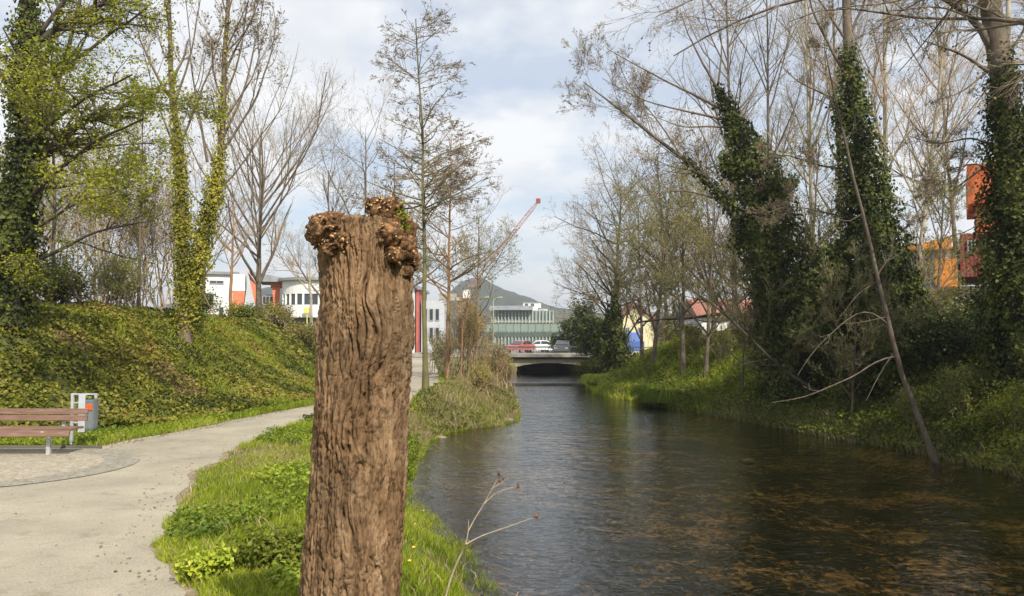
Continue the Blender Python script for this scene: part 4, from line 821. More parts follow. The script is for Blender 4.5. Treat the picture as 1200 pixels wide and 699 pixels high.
Y = 42; b0 = grounded(905, Y); tree('leaning_tree', 'dark crooked tree reaching flat out to the left below the leaning ivy tree', 'tree', [([b0]+px(Y, (893,398), (872,372), (845,366), (810,374), (775,374), (745,378)), .14, .03)], [Lv(per=10, t0=.3, ratio=.3, ang=50, n=6, up=.15), Lv(per=5, ratio=.4, ang=40, n=4, up=.1)], M['bark_dark'], M['twig'], seed=126, k0=8)
# pale trunks behind
gw = 'tall pale bare trees behind the ivy trees'
simple('poplar', 'pale straight bare tree right of the middle ivy column', (1040,None), (1034,-120), 42, r=.2, wid=.24, per=26, t0=.35, bark='bark_pale', tw='twig_pink', seed=131, group=gw, up=.35, ang=32, lf='bud', nl=900, ls=.06)
simple('poplar', 'white trunked tree partly behind the trunk at the right edge', (1178,None), (1183,-150), 32, r=.26, wid=.22, per=18, t0=.5, bark='bark_pale', tw='twig', seed=132, group=gw, up=.3, ang=35)
simple('poplar', 'pale forked looking bare tree between the leaning and the middle ivy trees', (955,None), (942,-80), 44, r=.18, wid=.26, per=26, t0=.3, bark='bark_pale', tw='twig', seed=133, group=gw, up=.3, ang=35, lf='bud', nl=900, ls=.06)
simple('poplar', 'slanting pale bare tree before the orange building', (1066,None), (1120,-60), 38, r=.15, wid=.28, per=24, t0=.25, bark='bark_pale', tw='twig_pink', seed=134, group=gw, up=.25, ang=40)
simple('poplar', 'thin bare tree behind the top of the leaning ivy tree', (902,None), (898,-40), 48, r=.17, wid=.28, per=28, t0=.25, bark='bark', tw='twig', seed=135, group=gw, up=.3, ang=38, lf='bud', nl=900, ls=.06)
simple('poplar', 'bare tree with fine twigs filling the gap left of the right edge trunk', (1128,None), (1090,-60), 46, r=.16, wid=.3, per=26, t0=.25, bark='bark', tw='twig', seed=136, group=gw, up=.25, ang=40)
simple('poplar', 'thin bare tree just left of the middle ivy column', (990,None), (972,-100), 50, r=.18, wid=.26, per=28, t0=.25, bark='bark', tw='twig_grey', seed=137, group=gw, up=.3, ang=35)
simple('poplar', 'tall bare tree high above the left limbs of the leaning ivy tree', (862,None), (850,-60), 52, r=.2, wid=.30, per=28, t0=.3, bark='bark', tw='twig_grey', seed=138, group=gw, up=.25, ang=40, lf='bud', nl=1500, ls=.06)
# a limb of a tree outside the frame comes in at the top
Y = 24; bt = at(1010, 0, 17); bt = np.array((13.5, 14.0, 0)); bt[2] = Hs(bt[0], bt[1])-.1
tree('overhanging_tree', 'tree on the right bank whose twiggy limbs hang into the top of the view', 'tree', [([bt, bt+np.array((.2,.3,5)), bt+np.array((.1,.8,11)), bt+np.array((-.6,1.6,17))], .36, .12)],
     [Lv(per=14, t0=.3, ratio=.28, ang=40, n=7, up=.0), Lv(per=9, ratio=.42, ang=38, n=5, up=-.03), Lv(per=7, ratio=.5, ang=40, n=4, up=-.05), Lv(per=3, ratio=.5, ang=40, n=3, up=-.04)], M['bark'], M['twig'], M['bud'], 4000, .05, seed=139,
     limbs=[([bt+np.array((.1,.5,8.6))]+px(19.5, (960,-10), (895,14), (850,22), (815,52,.3), (790,66,.5)), .10, .015), ([bt+np.array((0,.6,9.5))]+px(19.5, (930,-40), (850,-10), (800,-6), (770,20)), .08, .012),
            ([bt+np.array((-.1,.9,12))]+px(19.5, (950,-90), (880,-60), (820,-45), (780,-20)), .08, .012), ([bt+np.array((.1,.4,7.2))]+px(19, (1130,20), (1060,26), (1000,5), (960,2), (925,26)), .08, .012)],
     ivy=[([bt, bt+np.array((.2,.3,5)), bt+np.array((.1,.8,11))], [1.3,1.2,1.1,.8,.4], 9000, .16)], ivym=M['ivy_dark'])
# mid distance trees along the right bank
gr_ = 'bare and budding trees along the right bank towards the bridge'
simple('bare_tree', 'dark round crowned bare tree with ivy on its lower trunk near the bridge', (716,None), (728,218), 54, r=.22, wid=.30, per=34, shape='round', t0=.25, ang=62, up=.08, tw='twig', bark='bark_dark', lf='bud', nl=7000, ls=.06, seed=141, group=gr_, ivy=([1.3,1.2,.6,.08,0,0,0,0], 6000, .17), ivym=M['ivy_dark'], mid=[(718,380),(724,310)], per2=7, per3=6)
for q, (p0_, p1_, Y, r_, lab, tw, lf, nl, wd) in enumerate([
    (752, (748,240), 50, .12, 'slim olive budding tree right of the round crowned tree', 'twig_olive', 'bud_olive', 2600, .38),
    (765, (786,215), 45, .13, 'budding tree left of the flat reaching dark branch', 'twig_olive', 'bud_olive', 2600, .38),
    (800, (800,215), 41, .13, 'olive budding tree in the middle of the right bank', 'twig_olive', 'bud_olive', 2800, .38),
    (826, (838,230), 38, .11, 'budding tree before the white house', 'twig_olive', 'bud_olive', 2600, .4),
    (858, (862,200), 40, .12, 'brown twigged tree just left of the leaning ivy tree', 'twig', 'bud', 1500, .36),
    (783, (770,180), 56, .17, 'taller grey brown bare tree behind the budding trees', 'twig_grey', 'bud', 1500, .4),
    (838, (825,160), 58, .17, 'tall grey bare tree rising behind the white house', 'twig_grey', 'bud', 1200, .4),
    (735, (700,262), 60, .14, 'low bare tree spreading left over the bridge end', 'twig', 'bud', 1500, .5),
    (880, (905,150), 52, .17, 'grey bare tree seen through the leaning ivy tree', 'twig_grey', 'bud', 1200, .38),
    (945, (960,170), 36, .11, 'budding tree between the leaning ivy tree and the middle ivy column', 'twig_olive', 'bud_olive', 1800, .4),
    (905, (893,250), 30, .06, 'thin olive budding sapling in front of the leaning ivy tree', 'twig_olive', 'bud_olive', 1000, .3),
    (965, (975,235), 29, .06, 'thin olive budding sapling left of the middle ivy column', 'twig_olive', 'bud_olive', 1100, .32),
    (995, (1006,300), 25.5, .045, 'low straw twigged sapling in front of the middle ivy column', 'twig_olive', 'bud_olive', 700, .4),
    (868, (876,290), 33, .05, 'sapling with fresh yellow green leaves beside the foot of the leaning ivy tree', 'twig', 'leaf_spring', 500, .34),
    (1070, (1075,260), 27, .05, 'thin leafy sapling between the slanting tree and the orange building', 'twig', 'leaf_spring', 500, .32),
    (1095, (1108,205), 30, .08, 'slender green budding tree before the orange building', 'twig', 'leaf_spring', 900, .4)]):
    simple('bank_tree', lab, (p0_,None), p1_, Y, r=r_, wid=wd, per=26, t0=.15, up=.2, ang=45, tw=tw, lf=lf, nl=nl*3, ls=.065, per2=8, per3=6, seed=150+q, group=gr_)
# evergreen column and dark bushes at the bridge
Y = 90; shrub('evergreen', 'dark narrow evergreen standing behind the right end of the bridge', grounded(681, Y), (2.2, 2.0, 7.0), 26, 9000, M['twig_dark'], M['leaf_holly'], .24, 171, levels=2, per=6, up=.8, ang=25, leafspread=.3, cat='evergreen')
ge = 'dark evergreen bushes on the right bank'
for q, (pxx, Y, rx, rz, lab, lf, nl, ls) in enumerate([
    (664, 92, 2.6, 3.6, 'dark bush beyond the bridge left of the narrow evergreen', 'leaf_holly', 7000, .24), (704, 60, 2.5, 3.8, 'dense dark bush under the round crowned bare tree', 'ivy_dark', 10000, .15), (700, 86, 2.4, 3.6, 'dark bush beyond the bridge right of the narrow evergreen', 'leaf_holly', 7000, .22),
    (690, 57, 1.3, 1.5, 'bright green bush at the water edge beside the bridge', 'leaf_mid', 4500, .11),
    (985, 31, 1.7, 1.9, 'green bush left of the middle ivy column foot', 'leaf_mid', 8000, .10), (1045, 28, 1.9, 2.0, 'dark holly bush behind the slanting thin tree', 'leaf_holly', 9000, .09),
    (1110, 25, 1.6, 1.5, 'glossy dark holly bush right of the slanting thin tree', 'leaf_holly', 8000, .085), (1180, 23, 1.5, 1.7, 'dark bush at the right edge below the ivy trunk', 'leaf_holly', 8500, .085),
    (1150, 28, 1.9, 1.2, 'green bush under the orange building', 'leaf_mid', 6000, .10), (1080, 31, 2.0, 1.5, 'olive green bush between the middle ivy column and the orange building', 'leaf_mid', 6500, .11),
    (930, 36, 1.6, 1.6, 'green bush at the foot of the leaning ivy tree', 'leaf_mid', 6000, .11), (893, 38, 1.3, 1.1, 'green bush left of the leaning ivy tree foot', 'leaf_mid', 5000, .11),
    (955, 36, 2.0, 2.4, 'olive bush filling the gap behind the other green bushes', 'leaf_mid', 7000, .12),
    (1010, 36, 2.2, 2.6, 'tall dark bush behind the middle ivy column', 'leaf_holly', 7000, .12), (1215, 27, 2.2, 3.0, 'tall dark bush behind the trunk at the right edge', 'leaf_holly', 8000, .11),
    (800, 50, 1.7, 1.2, 'green bush on the bank right of the blue van', 'leaf_mid', 4000, .13), (1150, 20.5, .7, .6, 'low leafy bush hanging to the water at the right', 'leaf_mid', 3000, .07)]):
    shrub('bush', lab, grounded(pxx, Y), (rx, rx*.9, rz), 26, nl, M['twig_dark'], M[lf], ls, 180+q, ge, levels=2, per=6, up=.3, ang=40, leafspread=.16)
# dry tussock at the water edge
for q, (pxx, pyy, n_, lab) in enumerate([(783,484,2600,'round olive brown grass tussock hanging over the right water edge'), (765,478,1500,'smaller tussock left of the round tussock'), (700,462,1200,'green tussock at the waterline nearest the bridge')]):
    p = ray(pxx, pyy-10); g = np.random.default_rng(300+q); a = g.random(n_)*6.283; r_ = g.random(n_)**.5; b0_ = np.stack([np.cos(a)*r_*.5, np.sin(a)*r_*.5, 0*a], -1); hg = .5+.4*g.random(n_); out_ = np.stack([np.cos(a), np.sin(a), 0*a], -1)*(.35+.55*r_)[:,None]
    wv_ = np.stack([-np.sin(a), np.cos(a), 0*a], -1)*.012; mid = b0_+out_*.45+np.stack([0*a,0*a,hg*.8],-1); tip = b0_+out_+np.stack([0*a,0*a,hg*.45*(1-r_*.8)],-1)
    V = np.stack([b0_-wv_, b0_+wv_, mid+wv_, mid-wv_, tip], 1).reshape(-1, 3); i = np.arange(n_)*5
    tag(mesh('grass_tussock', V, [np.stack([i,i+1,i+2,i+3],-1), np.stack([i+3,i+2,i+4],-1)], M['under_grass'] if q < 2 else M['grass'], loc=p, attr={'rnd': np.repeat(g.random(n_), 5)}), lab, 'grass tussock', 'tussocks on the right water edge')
# tree group upstream of the camera on the right bank: they shade the near right bank
gsn = 'trees on the near right bank'
for q, (x_, y_, h_) in enumerate([(17.5, 8, 15), (14.8, .5, 13), (19, 4, 17), (14.5, -6, 15), (21, 12, 16), (18, -3, 17)]):
    b0 = np.array((x_, y_, Hs(x_, y_)-.1)); g = np.random.default_rng(q)
    tree('ivy_tree', ['ivy clad tree just outside the right edge of the view', 'ivy clad tree on the right bank level with the camera', 'tall ivy clad tree higher up the near right bank', 'ivy clad tree on the right bank behind the camera', 'ivy clad tree at the top of the near right bank', 'tallest ivy clad tree behind the near right bank'][q], 'tree',
         [([b0, b0+np.array((.2,.1,h_*.5)), b0+np.array((.5,.3,h_))], .3, .06)], [Lv(per=14, t0=.3, ratio=.3, ang=42, n=6, up=.2), Lv(per=7, ratio=.42, ang=38, n=4, up=.1)], M['bark'], M['twig'], group=gsn, seed=400+q,
         ivy=[([b0, b0+np.array((.2,.1,h_*.5)), b0+np.array((.4,.2,h_*.8))], [1.9,2.1,1.9,1.5,1.0,.3], 11000, .26)], ivym=M['ivy_dark'])
# thin bare saplings and brambles on the slope of the right bank
for q, (pxx, Y, rx, rz, lab) in enumerate([(1005, 26.5, 1.2, 1.6, 'twiggy bramble behind the drooping side branches'), (1075, 22.5, .9, 1.3, 'small thin leafed bramble right behind the foot of the slanting tree'), (940, 30, 1.2, 1.7, 'thin leafed bramble in the middle of the right bank slope'), (895, 34, 1.2, 1.6, 'thin leafed bramble where the fallen branch rests'),
    (850, 38, 1.2, 1.5, 'olive twigged bramble left of the fallen branch'), (1125, 22, 1.0, 1.5, 'thin leafed bramble in front of the glossy holly bush'), (1175, 20, .9, 1.2, 'thin leafed bramble at the right edge above the water'), (815, 42, 1.3, 1.6, 'olive twigged bramble above the round tussock'), (775, 49, 1.2, 1.8, 'pale twiggy bramble under the olive budding trees')]):
    shrub('bramble', lab, grounded(pxx, Y), (rx, rx*.8, rz), 26, 2600, M['twig_pink' if q > 6 else 'twig_olive'], M['leaf_spring' if q % 3 == 0 else 'leaf_mid'], .055, 560+q, 'thin leafed brambles on the right bank slope', levels=3, per=4, up=.35, ang=35, r0=.012)
#@@PART4
# ------------------------------------------------------------------ buildings
glass = mat('window_glass', (.04,.05,.06), .08, spec=.8); frame_m = noisy('window_frame_grey', [(.3, (.30,.31,.32)), (.7, (.40,.41,.42))], 3)
roofd = noisy('grey_metal_roof', [(.3, (.20,.22,.24)), (.7, (.30,.32,.34))], 1); coral = noisy('coral_render', [(.3, (.62,.17,.09)), (.7, (.74,.24,.13))], .8)
lgrey = noisy('pale_grey_cladding', [(.3, (.40,.43,.46)), (.7, (.50,.53,.56))], .6)
redtile = noisy('red_roof_tiles', [(.3, (.22,.09,.06)), (.7, (.36,.16,.11))], 3, bmp=.3)
def wbox(mb, a0, a1, b0_, b1_, Y0, Y1, m=0):
    """a block spanning pixel columns a0..a1 and rows b0..b1 at distance Y0, deep to Y1"""
    p, q = at(a0, b1_, Y0), at(a1, b0_, Y0); mb.box(p[0], q[0], Y0, Y1, p[2], q[2], m); return p, q
def window(parent, base, a0, a1, b0_, b1_, Y, panes=1, fr=frame_m, d=.12):
    p, q = at(a0, b1_, Y), at(a1, b0_, Y); t_ = .07; mb = MB()
    mb.box(p[0], q[0], Y-d, Y-.003, p[2], p[2]+t_); mb.box(p[0], q[0], Y-d, Y-.003, q[2]-t_, q[2]); mb.box(p[0], p[0]+t_, Y-d, Y-.003, p[2]+t_, q[2]-t_); mb.box(q[0]-t_, q[0], Y-d, Y-.003, p[2]+t_, q[2]-t_)
    for k_ in range(1, panes): x = p[0]+(q[0]-p[0])*k_/panes; mb.box(x-t_/2, x+t_/2, Y-d, Y-.003, p[2]+t_, q[2]-t_)
    w_ = mb.build('window', fr, parent, base=base); mb = MB(); mb.box(p[0]+t_, q[0]-t_, Y-.05, Y-.006, p[2]+t_, q[2]-t_); mb.build('pane', glass, w_, base=base)
def gz(px_, Y): x = (px_-600)/950*Y; return Hs(x, Y)-.3
Y = 100
b0 = np.array(((255-600)/950*Y, Y, gz(255, Y))); r_ = empty('white_building', b0, 'white flat roofed building seen between the forked tree and the orange barked tree', 'building')
mb = MB(); p, q = at(234, 392, Y), at(276, 322, Y); mb.box(p[0], q[0], Y, Y+9, b0[2], q[2]); mb.build('wall', white, r_, base=b0)
mb = MB(); mb.box(p[0]-.3, q[0]+.3, Y-.4, Y+9.3, q[2]+.003, q[2]+.35); mb.build('roof', roofd, r_, base=b0)
window(r_, b0, 246, 262, 329, 333, Y, 2); window(r_, b0, 240, 251, 345, 360, Y, 2); window(r_, b0, 256, 262, 360, 380, Y); r_.rotation_euler.z = -.85*math.atan(b0[0]/b0[1])
# blue awning edge and low lean-to
Y = 92
b0 = np.array(((302-600)/950*Y, Y, gz(302, Y))); r_ = empty('gabled_building', b0, 'building with grey pointed gables framed by coral orange walls', 'building')
zb = b0[2]
def poly(pts, Y0, dep, m, nm):
    mb = MB(); P = [at(a, b_, Y0) for a, b_ in pts]
    for k_, (a, b_) in enumerate(pts):
        if b_ >= 389: P[k_][2] = zb
    mb.prism(P, (0, dep*.6, 0)); return mb.build(nm, m, r_, base=b0)
poly([(274,342),(274,392),(283,392),(288,342)], Y, 6, coral, 'coral_wall'); poly([(272,322),(288,322),(288,341.6),(272,341.6)], Y, 6, white, 'white_wall')
poly([(288.3,322),(279,392),(302,392)], Y-1.2, 9, lgrey, 'gable'); poly([(288.6,318),(302.4,392),(312,392),(297,330)], Y-.6, 8, coral, 'coral_wall')
poly([(312.3,345),(312.3,392),(320,392),(320,345)], Y+.4, 6, lgrey, 'grey_wall'); poly([(316,327),(329,327),(329,336),(316,336)], Y-.2, 5, coral, 'chimney_block'); poly([(317,336.2),(326,336.2),(324,392),(321,392)], Y-.4, 5, coral, 'coral_wall')
window(r_, b0, 308, 320, 347, 357, Y+.3, 3)
mb = MB(); mb.prism([at(288, 318, Y-1.4), at(302, 330, Y-1.4), at(332, 330, Y-1.4), at(332, 326, Y-1.4), at(298, 320, Y-1.4)], (0, 6, 0)); mb.build('roof', roofd, r_, base=b0); r_.rotation_euler.z = -.9*math.atan(b0[0]/b0[1])
Y = 88
b0 = np.array(((352-600)/950*Y, Y+4, gz(352, Y))); r_ = empty('curved_building', b0, 'white building with a rounded front and a band of windows left of the stump', 'building')
c = at(369, 360, Y+4)[:2]; rad_ = 3.6; zt = at(350, 328, Y)[2]
def drum(r0, z0, z1, m, nm, parent, seg=40):
    th_ = np.linspace(0, 2*math.pi, seg, endpoint=False); P = [(c[0]+r0*math.cos(a), c[1]+r0*math.sin(a), z0) for a in th_]; mb = MB(); mb.prism(P, (0, 0, z1-z0)); return mb.build(nm, m, parent, base=b0)
zw0, zw1 = at(350, 357, Y)[2], at(350, 344, Y)[2]; zlow = at(350, 372, Y)[2]
drum(rad_, zlow, zw0, white, 'wall', r_); drum(rad_, zw1, zt, white, 'upper_wall', r_); wn_ = drum(rad_-.12, zw0+.002, zw1-.002, glass, 'window_band', r_); drum(rad_-.6, b0[2], zlow-.003, conc_d, 'plinth', r_); drum(rad_+.45, zt+.003, zt+.3, roofd, 'roof', r_)
for k_ in range(26):
    a = k_*2*math.pi/26; mb = MB(); mb.box(c[0]+(rad_-.1)*math.cos(a)-.11, c[0]+(rad_-.1)*math.cos(a)+.11, c[1]+(rad_-.1)*math.sin(a)-.11, c[1]+(rad_-.1)*math.sin(a)+.11, zw0+.003, zw1-.003)
    mb.build('mullion', white, wn_, base=b0)
mb = MB(); p, q = at(352, 392, Y+3), at(478, 334, Y+3); mb.box(c[0]+1, q[0], Y+3.2, Y+12, b0[2], q[2]); mb.build('wing', white, r_, base=b0)
mb = MB(); mb.box(c[0]+.8, q[0]+.3, Y+3.0, Y+12.3, q[2]+.003, q[2]+.4); mb.build('wing_roof', roofd, r_, base=b0)
yw = noisy('yellow_panel', [(.3, (.62,.55,.10)), (.7, (.72,.64,.15))], 1); p, q = at(356, 367, Y-.2), at(364, 361, Y-.2)
mb = MB(); mb.box(p[0], q[0], Y-.3, Y-.15, p[2], q[2]); mb.box((p[0]+q[0])/2-.05, (p[0]+q[0])/2+.05, Y-.24, Y-.18, b0[2], p[2]-.003); tag(mb.build('sign_board', yw), 'small yellow board on a post before the rounded white building', 'sign')
# white block with red stripe right of the stump
Y = 98
b0 = np.array(((470-600)/950*Y, Y, .3)); r_ = empty('striped_building', b0, 'white building with a vertical red stripe just right of the stump', 'building')
mb = MB(); p, q = at(440, 415, Y), at(486.5, 343, Y); mb.box(p[0], q[0], Y, Y+9, .3, q[2]); mb.build('wall', white, r_, base=b0)
mb = MB(); p, q2 = at(487.6, 415, Y), at(491, 340, Y); mb.box(p[0]+.003, q2[0], Y-.3, Y+9, .3, q2[2]); mb.build('red_pier', noisy('red_render', [(.3, (.36,.08,.07)), (.7, (.46,.13,.11))], 1), r_, base=b0)
mb = MB(); p, q = at(492.3, 415, Y), at(520, 352, Y); mb.box(p[0]+.003, q[0], Y+1, Y+9, .3, q[2]); mb.build('side_wing', lgrey, r_, base=b0)
for a in (496, 503, 510): window(r_, b0, a, a+5, 362, 376, Y+1); window(r_, b0, a, a+5, 384, 398, Y+1)
mb = MB(); p, q = at(438, 345, Y), at(494, 339, Y); mb.box(p[0], q[0], Y-.6, Y+9.5, q2[2]+.003, q2[2]+.35); mb.build('roof', roofd, r_, base=b0)
# green glass building
Y = 135; gw_ = noisy('green_glass_cladding', [(.3, (.13,.17,.155)), (.7, (.22,.27,.245))], .4, rough=.3); gfin = noisy('pale_green_fins', [(.3, (.26,.31,.28)), (.7, (.36,.41,.37))], .5)
b0 = np.array(((610-600)/950*Y, Y, .3)); r_ = empty('glass_building', b0, 'pale green glass office block with dark flat roof behind the bridges', 'building')
mb = MB(); p, q = at(576, 412, Y), at(648, 364, Y); mb.box(p[0], q[0], Y, Y+16, .3, q[2]); mb.build('facade', gw_, r_, base=b0)
for k_ in range(19):
    x = p[0]+(q[0]-p[0])*k_/18
    mb = MB(); mb.box(x-.09, x+.09, Y-.35, Y-.003, .3, q[2]-.01); mb.build('fin', gfin, r_, base=b0)
for z_ in (2.6, 5.0):
    mb = MB(); mb.box(p[0]-.1, q[0]+.1, Y-.2, Y-.004, z_, z_+.3); mb.build('floor_band', conc, r_, base=b0)
mb = MB(); p, q = at(574, 364, Y), at(624, 359, Y); mb.box(p[0], q[0], Y-1.5, Y+16, p[2]+.003, q[2]); mb.build('roof', roofd, r_, base=b0)
# crane
Y = 165; cr_m = noisy('faded_red_steel', [(.4, (.34,.12,.09)), (.6, (.48,.34,.30))], .45, 2); q0 = at(541, 352, Y); q1 = at(631, 236, Y); b0 = np.array((q0[0], Y, .3)); r_ = empty('crane', b0, 'faded red and white construction crane whose long slanted jib rises above the centre buildings', 'crane')
def lattice(a, b_, w_, n_, nm, th_=.07):
    a = np.asarray(a, float); b_ = np.asarray(b_, float); d = nrm(b_-a); u = nrm(np.cross(d, (0, 1, 0))); v = np.array((0, 1., 0)); mb = MB(); L_ = [(-1,-1),(1,-1),(1,1),(-1,1)]
    f = lambda t_, k_: a+(b_-a)*t_+(u*L_[k_ % 4][0]+v*L_[k_ % 4][1])*w_/2*(1 if t_ < .9 else 1-(t_-.9)*6)
    for k_ in range(4):
        mb.tube([f(t_, k_) for t_ in np.linspace(0, 1, 12)], th_, 5)
        for j in range(n_): mb.tube([f(j/n_, k_), f((j+1)/n_, k_+1)], th_*.6, 4); mb.tube([f(j/n_, k_), f(j/n_, k_+1)], th_*.6, 4)
    return mb.build(nm, cr_m, r_, base=b0)
lattice(b0, q0, 1.5, 6, 'mast', .12); lattice(q0+np.array((0,0,.6)), q1, .65, 26, 'jib', .055)
mb = MB(); mb.box(q0[0]-1.0, q0[0]+1.0, Y-1.4, Y+1.4, q0[2]-.2, q0[2]+.5); mb.build('slewing_platform', cr_m, r_, base=b0)
mb = MB(); mb.box(q0[0]+.4, q0[0]+1.8, Y-2.2, Y-1.41, q0[2]+.3, q0[2]+2.0); mb.build('cab', white, r_, base=b0)
mb = MB(); mb.box(q0[0]-4.5, q0[0]-1.01, Y-.6, Y+.6, q0[2]-.1, q0[2]+1.3); mb.build('counterweight', conc, r_, base=b0)
mb = MB(); mb.box(q1[0]-.5, q1[0]+.4, Y-.4, Y+.4, q1[2]-.4, q1[2]+.5); mb.build('jib_head', noisy('dark_red_steel', [(.4, (.25,.05,.04)), (.6, (.32,.08,.06))], 2), r_, base=b0)
# houses on the hillside
def house(name, lab, a0, a1, b_top, b_base, Y, wallm, roofm, flat=False, wins=(), dep=9, roofh=6, group=None, ridge=True):
    b0 = np.array((((a0+a1)/2-600)/950*Y, Y, at(a0, b_base, Y)[2])); r_ = empty(name, b0, lab, 'house', group); mb = MB(); p, q = at(a0, b_base, Y), at(a1, b_top, Y); zb_ = min(p[2], Hs(b0[0], Y)-.2)
    mb.box(p[0], q[0], Y, Y+dep, zb_, q[2]); mb.build('wall', wallm, r_, base=b0)
    if flat: mb = MB(); mb.box(p[0]-.3, q[0]+.3, Y-.3, Y+dep+.3, q[2]+.003, q[2]+.3); mb.build('roof', roofm, r_, base=b0)
    else:
        zr_ = at(a0, b_top-roofh, Y)[2]; mb = MB()
        if ridge: mb.prism([(p[0]-.4, Y-.5, q[2]+.003), (p[0]-.4, Y+dep+.5, q[2]+.003), (p[0]-.4, Y+dep/2, zr_)], (q[0]-p[0]+.8, 0, 0)); mb.build('roof', roofm, r_, base=b0)
        else:
            mb.prism([(p[0], Y, q[2]+.003), (q[0], Y, q[2]+.003), ((p[0]+q[0])/2, Y, zr_)], (0, dep, 0)); mb.build('gable', wallm, r_, base=b0)
            xm = (p[0]+q[0])/2
            for s in (-1, 1):
                xe = p[0]-.5 if s < 0 else q[0]+.5; ze = q[2]-.3; mb = MB(); mb.prism([(xe, Y-.5, ze), (xm, Y-.5, zr_+.05), (xm, Y-.5, zr_+.3), (xe, Y-.5, ze+.25)][::s], (0, dep+1, 0)); mb.build('roof', roofm, r_, base=b0)
    for w_ in wins: window(r_, b0, *w_, Y, 2)
    return r_
house('hillside_house', 'long white flat roofed house on the slope left of the notch', 613, 634, 355, 361, 330, white, roofd, True, [(615,619,356,359.5),(622,626,356,359.5)], group='white houses on the slope behind the bridge')
house('hillside_house', 'smaller cream white house lower down the slope', 632, 642, 362, 368, 300, white, roofd, True, [(634,637,363.5,366)], group='white houses on the slope behind the bridge')
cream = noisy('pale_yellow_render', [(.3, (.58,.53,.32)), (.7, (.68,.62,.40))], .6)
house('yellow_house', 'pale yellow gabled house behind the right bank trees', 723, 768, 376, 410, 95, cream, redtile, wins=[(733,738,384,396),(748,753,384,396)], ridge=False, roofh=18)
house('white_house', 'white house with red tiled roof behind the right bank trees', 822, 906, 372, 412, 72, white, redtile, wins=[(832,840,378,388),(853,860,378,388),(872,880,378,388),(832,840,394,404),(853,860,394,404)], roofh=24, dep=8)
# orange building
orange = noisy('orange_render', [(.3, (.66,.22,.03)), (.7, (.80,.30,.05))], .8); dred = mat('dark_red_cladding', rough=.7); wv2 = dred.node_tree.nodes.new('ShaderNodeTexWave'); wv2.inputs['Scale'].default_value = 1.6
tcx = dred.node_tree.nodes.new('ShaderNodeTexCoord'); dred.node_tree.links.new(tcx.outputs['Object'], wv2.inputs['Vector']); setc(dred, ramp(dred, wv2.outputs['Fac'], [(.1, (.10,.015,.015)), (.5, (.24,.035,.03)), (1, (.28,.045,.04))])); rust = noisy('rust_red_panels', [(.4, (.42,.07,.03)), (.6, (.62,.16,.05))], 1.5)
Y = 46; b0 = np.array(((1120-600)/950*Y, Y, Hs((1120-600)/950*Y, Y)-.2)); r_ = empty('orange_building', b0, 'orange and dark red building behind the trees at the right', 'building')
def blk(a0, a1, t0_, b1_, Y0, dep, m, nm, slope=0):
    mb = MB(); p, q = at(a0, b1_, Y0), at(a1, t0_, Y0)
    mb.prism([(p[0], Y0, p[2]), (q[0], Y0, p[2]), (q[0], Y0, q[2]), (p[0], Y0, q[2]-slope)], (0, dep, 0)); return mb.build(nm, m, r_, base=b0)
blk(1066, 1124, 277, 291, Y-.8, 9, orange, 'orange_eaves', slope=.55); blk(1104, 1127, 303, 336, Y-.5, 8, orange, 'orange_wall'); blk(1068, 1103.6, 305, 345, Y+.2, 7, lgrey, 'grey_wall'); blk(1070,1127,291.3,302.7,Y+.1,8,frame_m,'recess')
blk(1127.3, 1172, 275, 325, Y-.2, 8, dred, 'dark_red_wall'); blk(1121, 1156, 196, 241, Y+1, 7, rust, 'red_tower'); blk(1124, 1172, 241.3, 274.7, Y+1.6, 6, rust, 'upper_wall'); blk(1068, 1175, 336, 420, Y+.5, 7, conc, 'lower_wall')
window(r_, b0, 1134, 1142, 283, 296, Y-.2, 2); window(r_, b0, 1152, 1160, 283, 300, Y-.2, 2); window(r_, b0, 1078, 1090, 310, 322, Y+.2, 2); r_.rotation_euler.z = -math.atan(b0[0]/b0[1])

# ------------------------------------------------------------------ bridges, weir, lamp, cars, van
root = empty('road_bridge', (3, BY, 0), 'low concrete road bridge with arched beige girder and dark railing', 'bridge'); B_ = np.array((3, BY, 0.))
XA, XB = -.2, 7.9
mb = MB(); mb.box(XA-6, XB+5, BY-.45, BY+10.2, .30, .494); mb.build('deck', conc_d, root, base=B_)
xx = np.linspace(XA, XB, 25); P = [(x, BY-.35, .295) for x in xx[::-1]]; arch = [(x, BY-.35, -.02-.72*abs((x-3.4)/4.2)**2.2) for x in xx]
mb = MB(); mb.prism(arch+P, (0, .45, 0)); mb.build('girder', noisy('beige_concrete', [(.3, (.42,.36,.25)), (.7, (.56,.49,.36))], 2), root, base=B_)
mb = MB(); arch2 = [(x, BY+8.5, -.02-.72*abs((x-3.4)/4.2)**2.2) for x in xx]; mb.prism(arch2+[(x, BY+8.5, .295) for x in xx[::-1]], (0, .45, 0)); mb.build('girder', conc, root, base=B_)
for x in (XA-.7, XB-.5): mb = MB(); mb.box(x, x+1.3, BY-.3, BY+9, WZ-.6, .297); mb.build('abutment', conc, root, base=B_)
rail = noisy('dark_railing', [(.3, (.05,.055,.05)), (.7, (.09,.095,.085))], 5)
for yy_ in (BY-.4, BY+10.05):
    mb = MB(); mb.box(XA-6, XB+5, yy_-.03, yy_+.03, 1.32, 1.38); mb.box(XA-6, XB+5, yy_-.02, yy_+.02, .86, .88)
    for k_ in range(73): x = XA-6+k_*.253; mb.box(x-.011, x+.011, yy_-.011, yy_+.011, .745 if yy_ > BY else .745, 1.318)
    mb.build('railing', rail, root, base=B_)
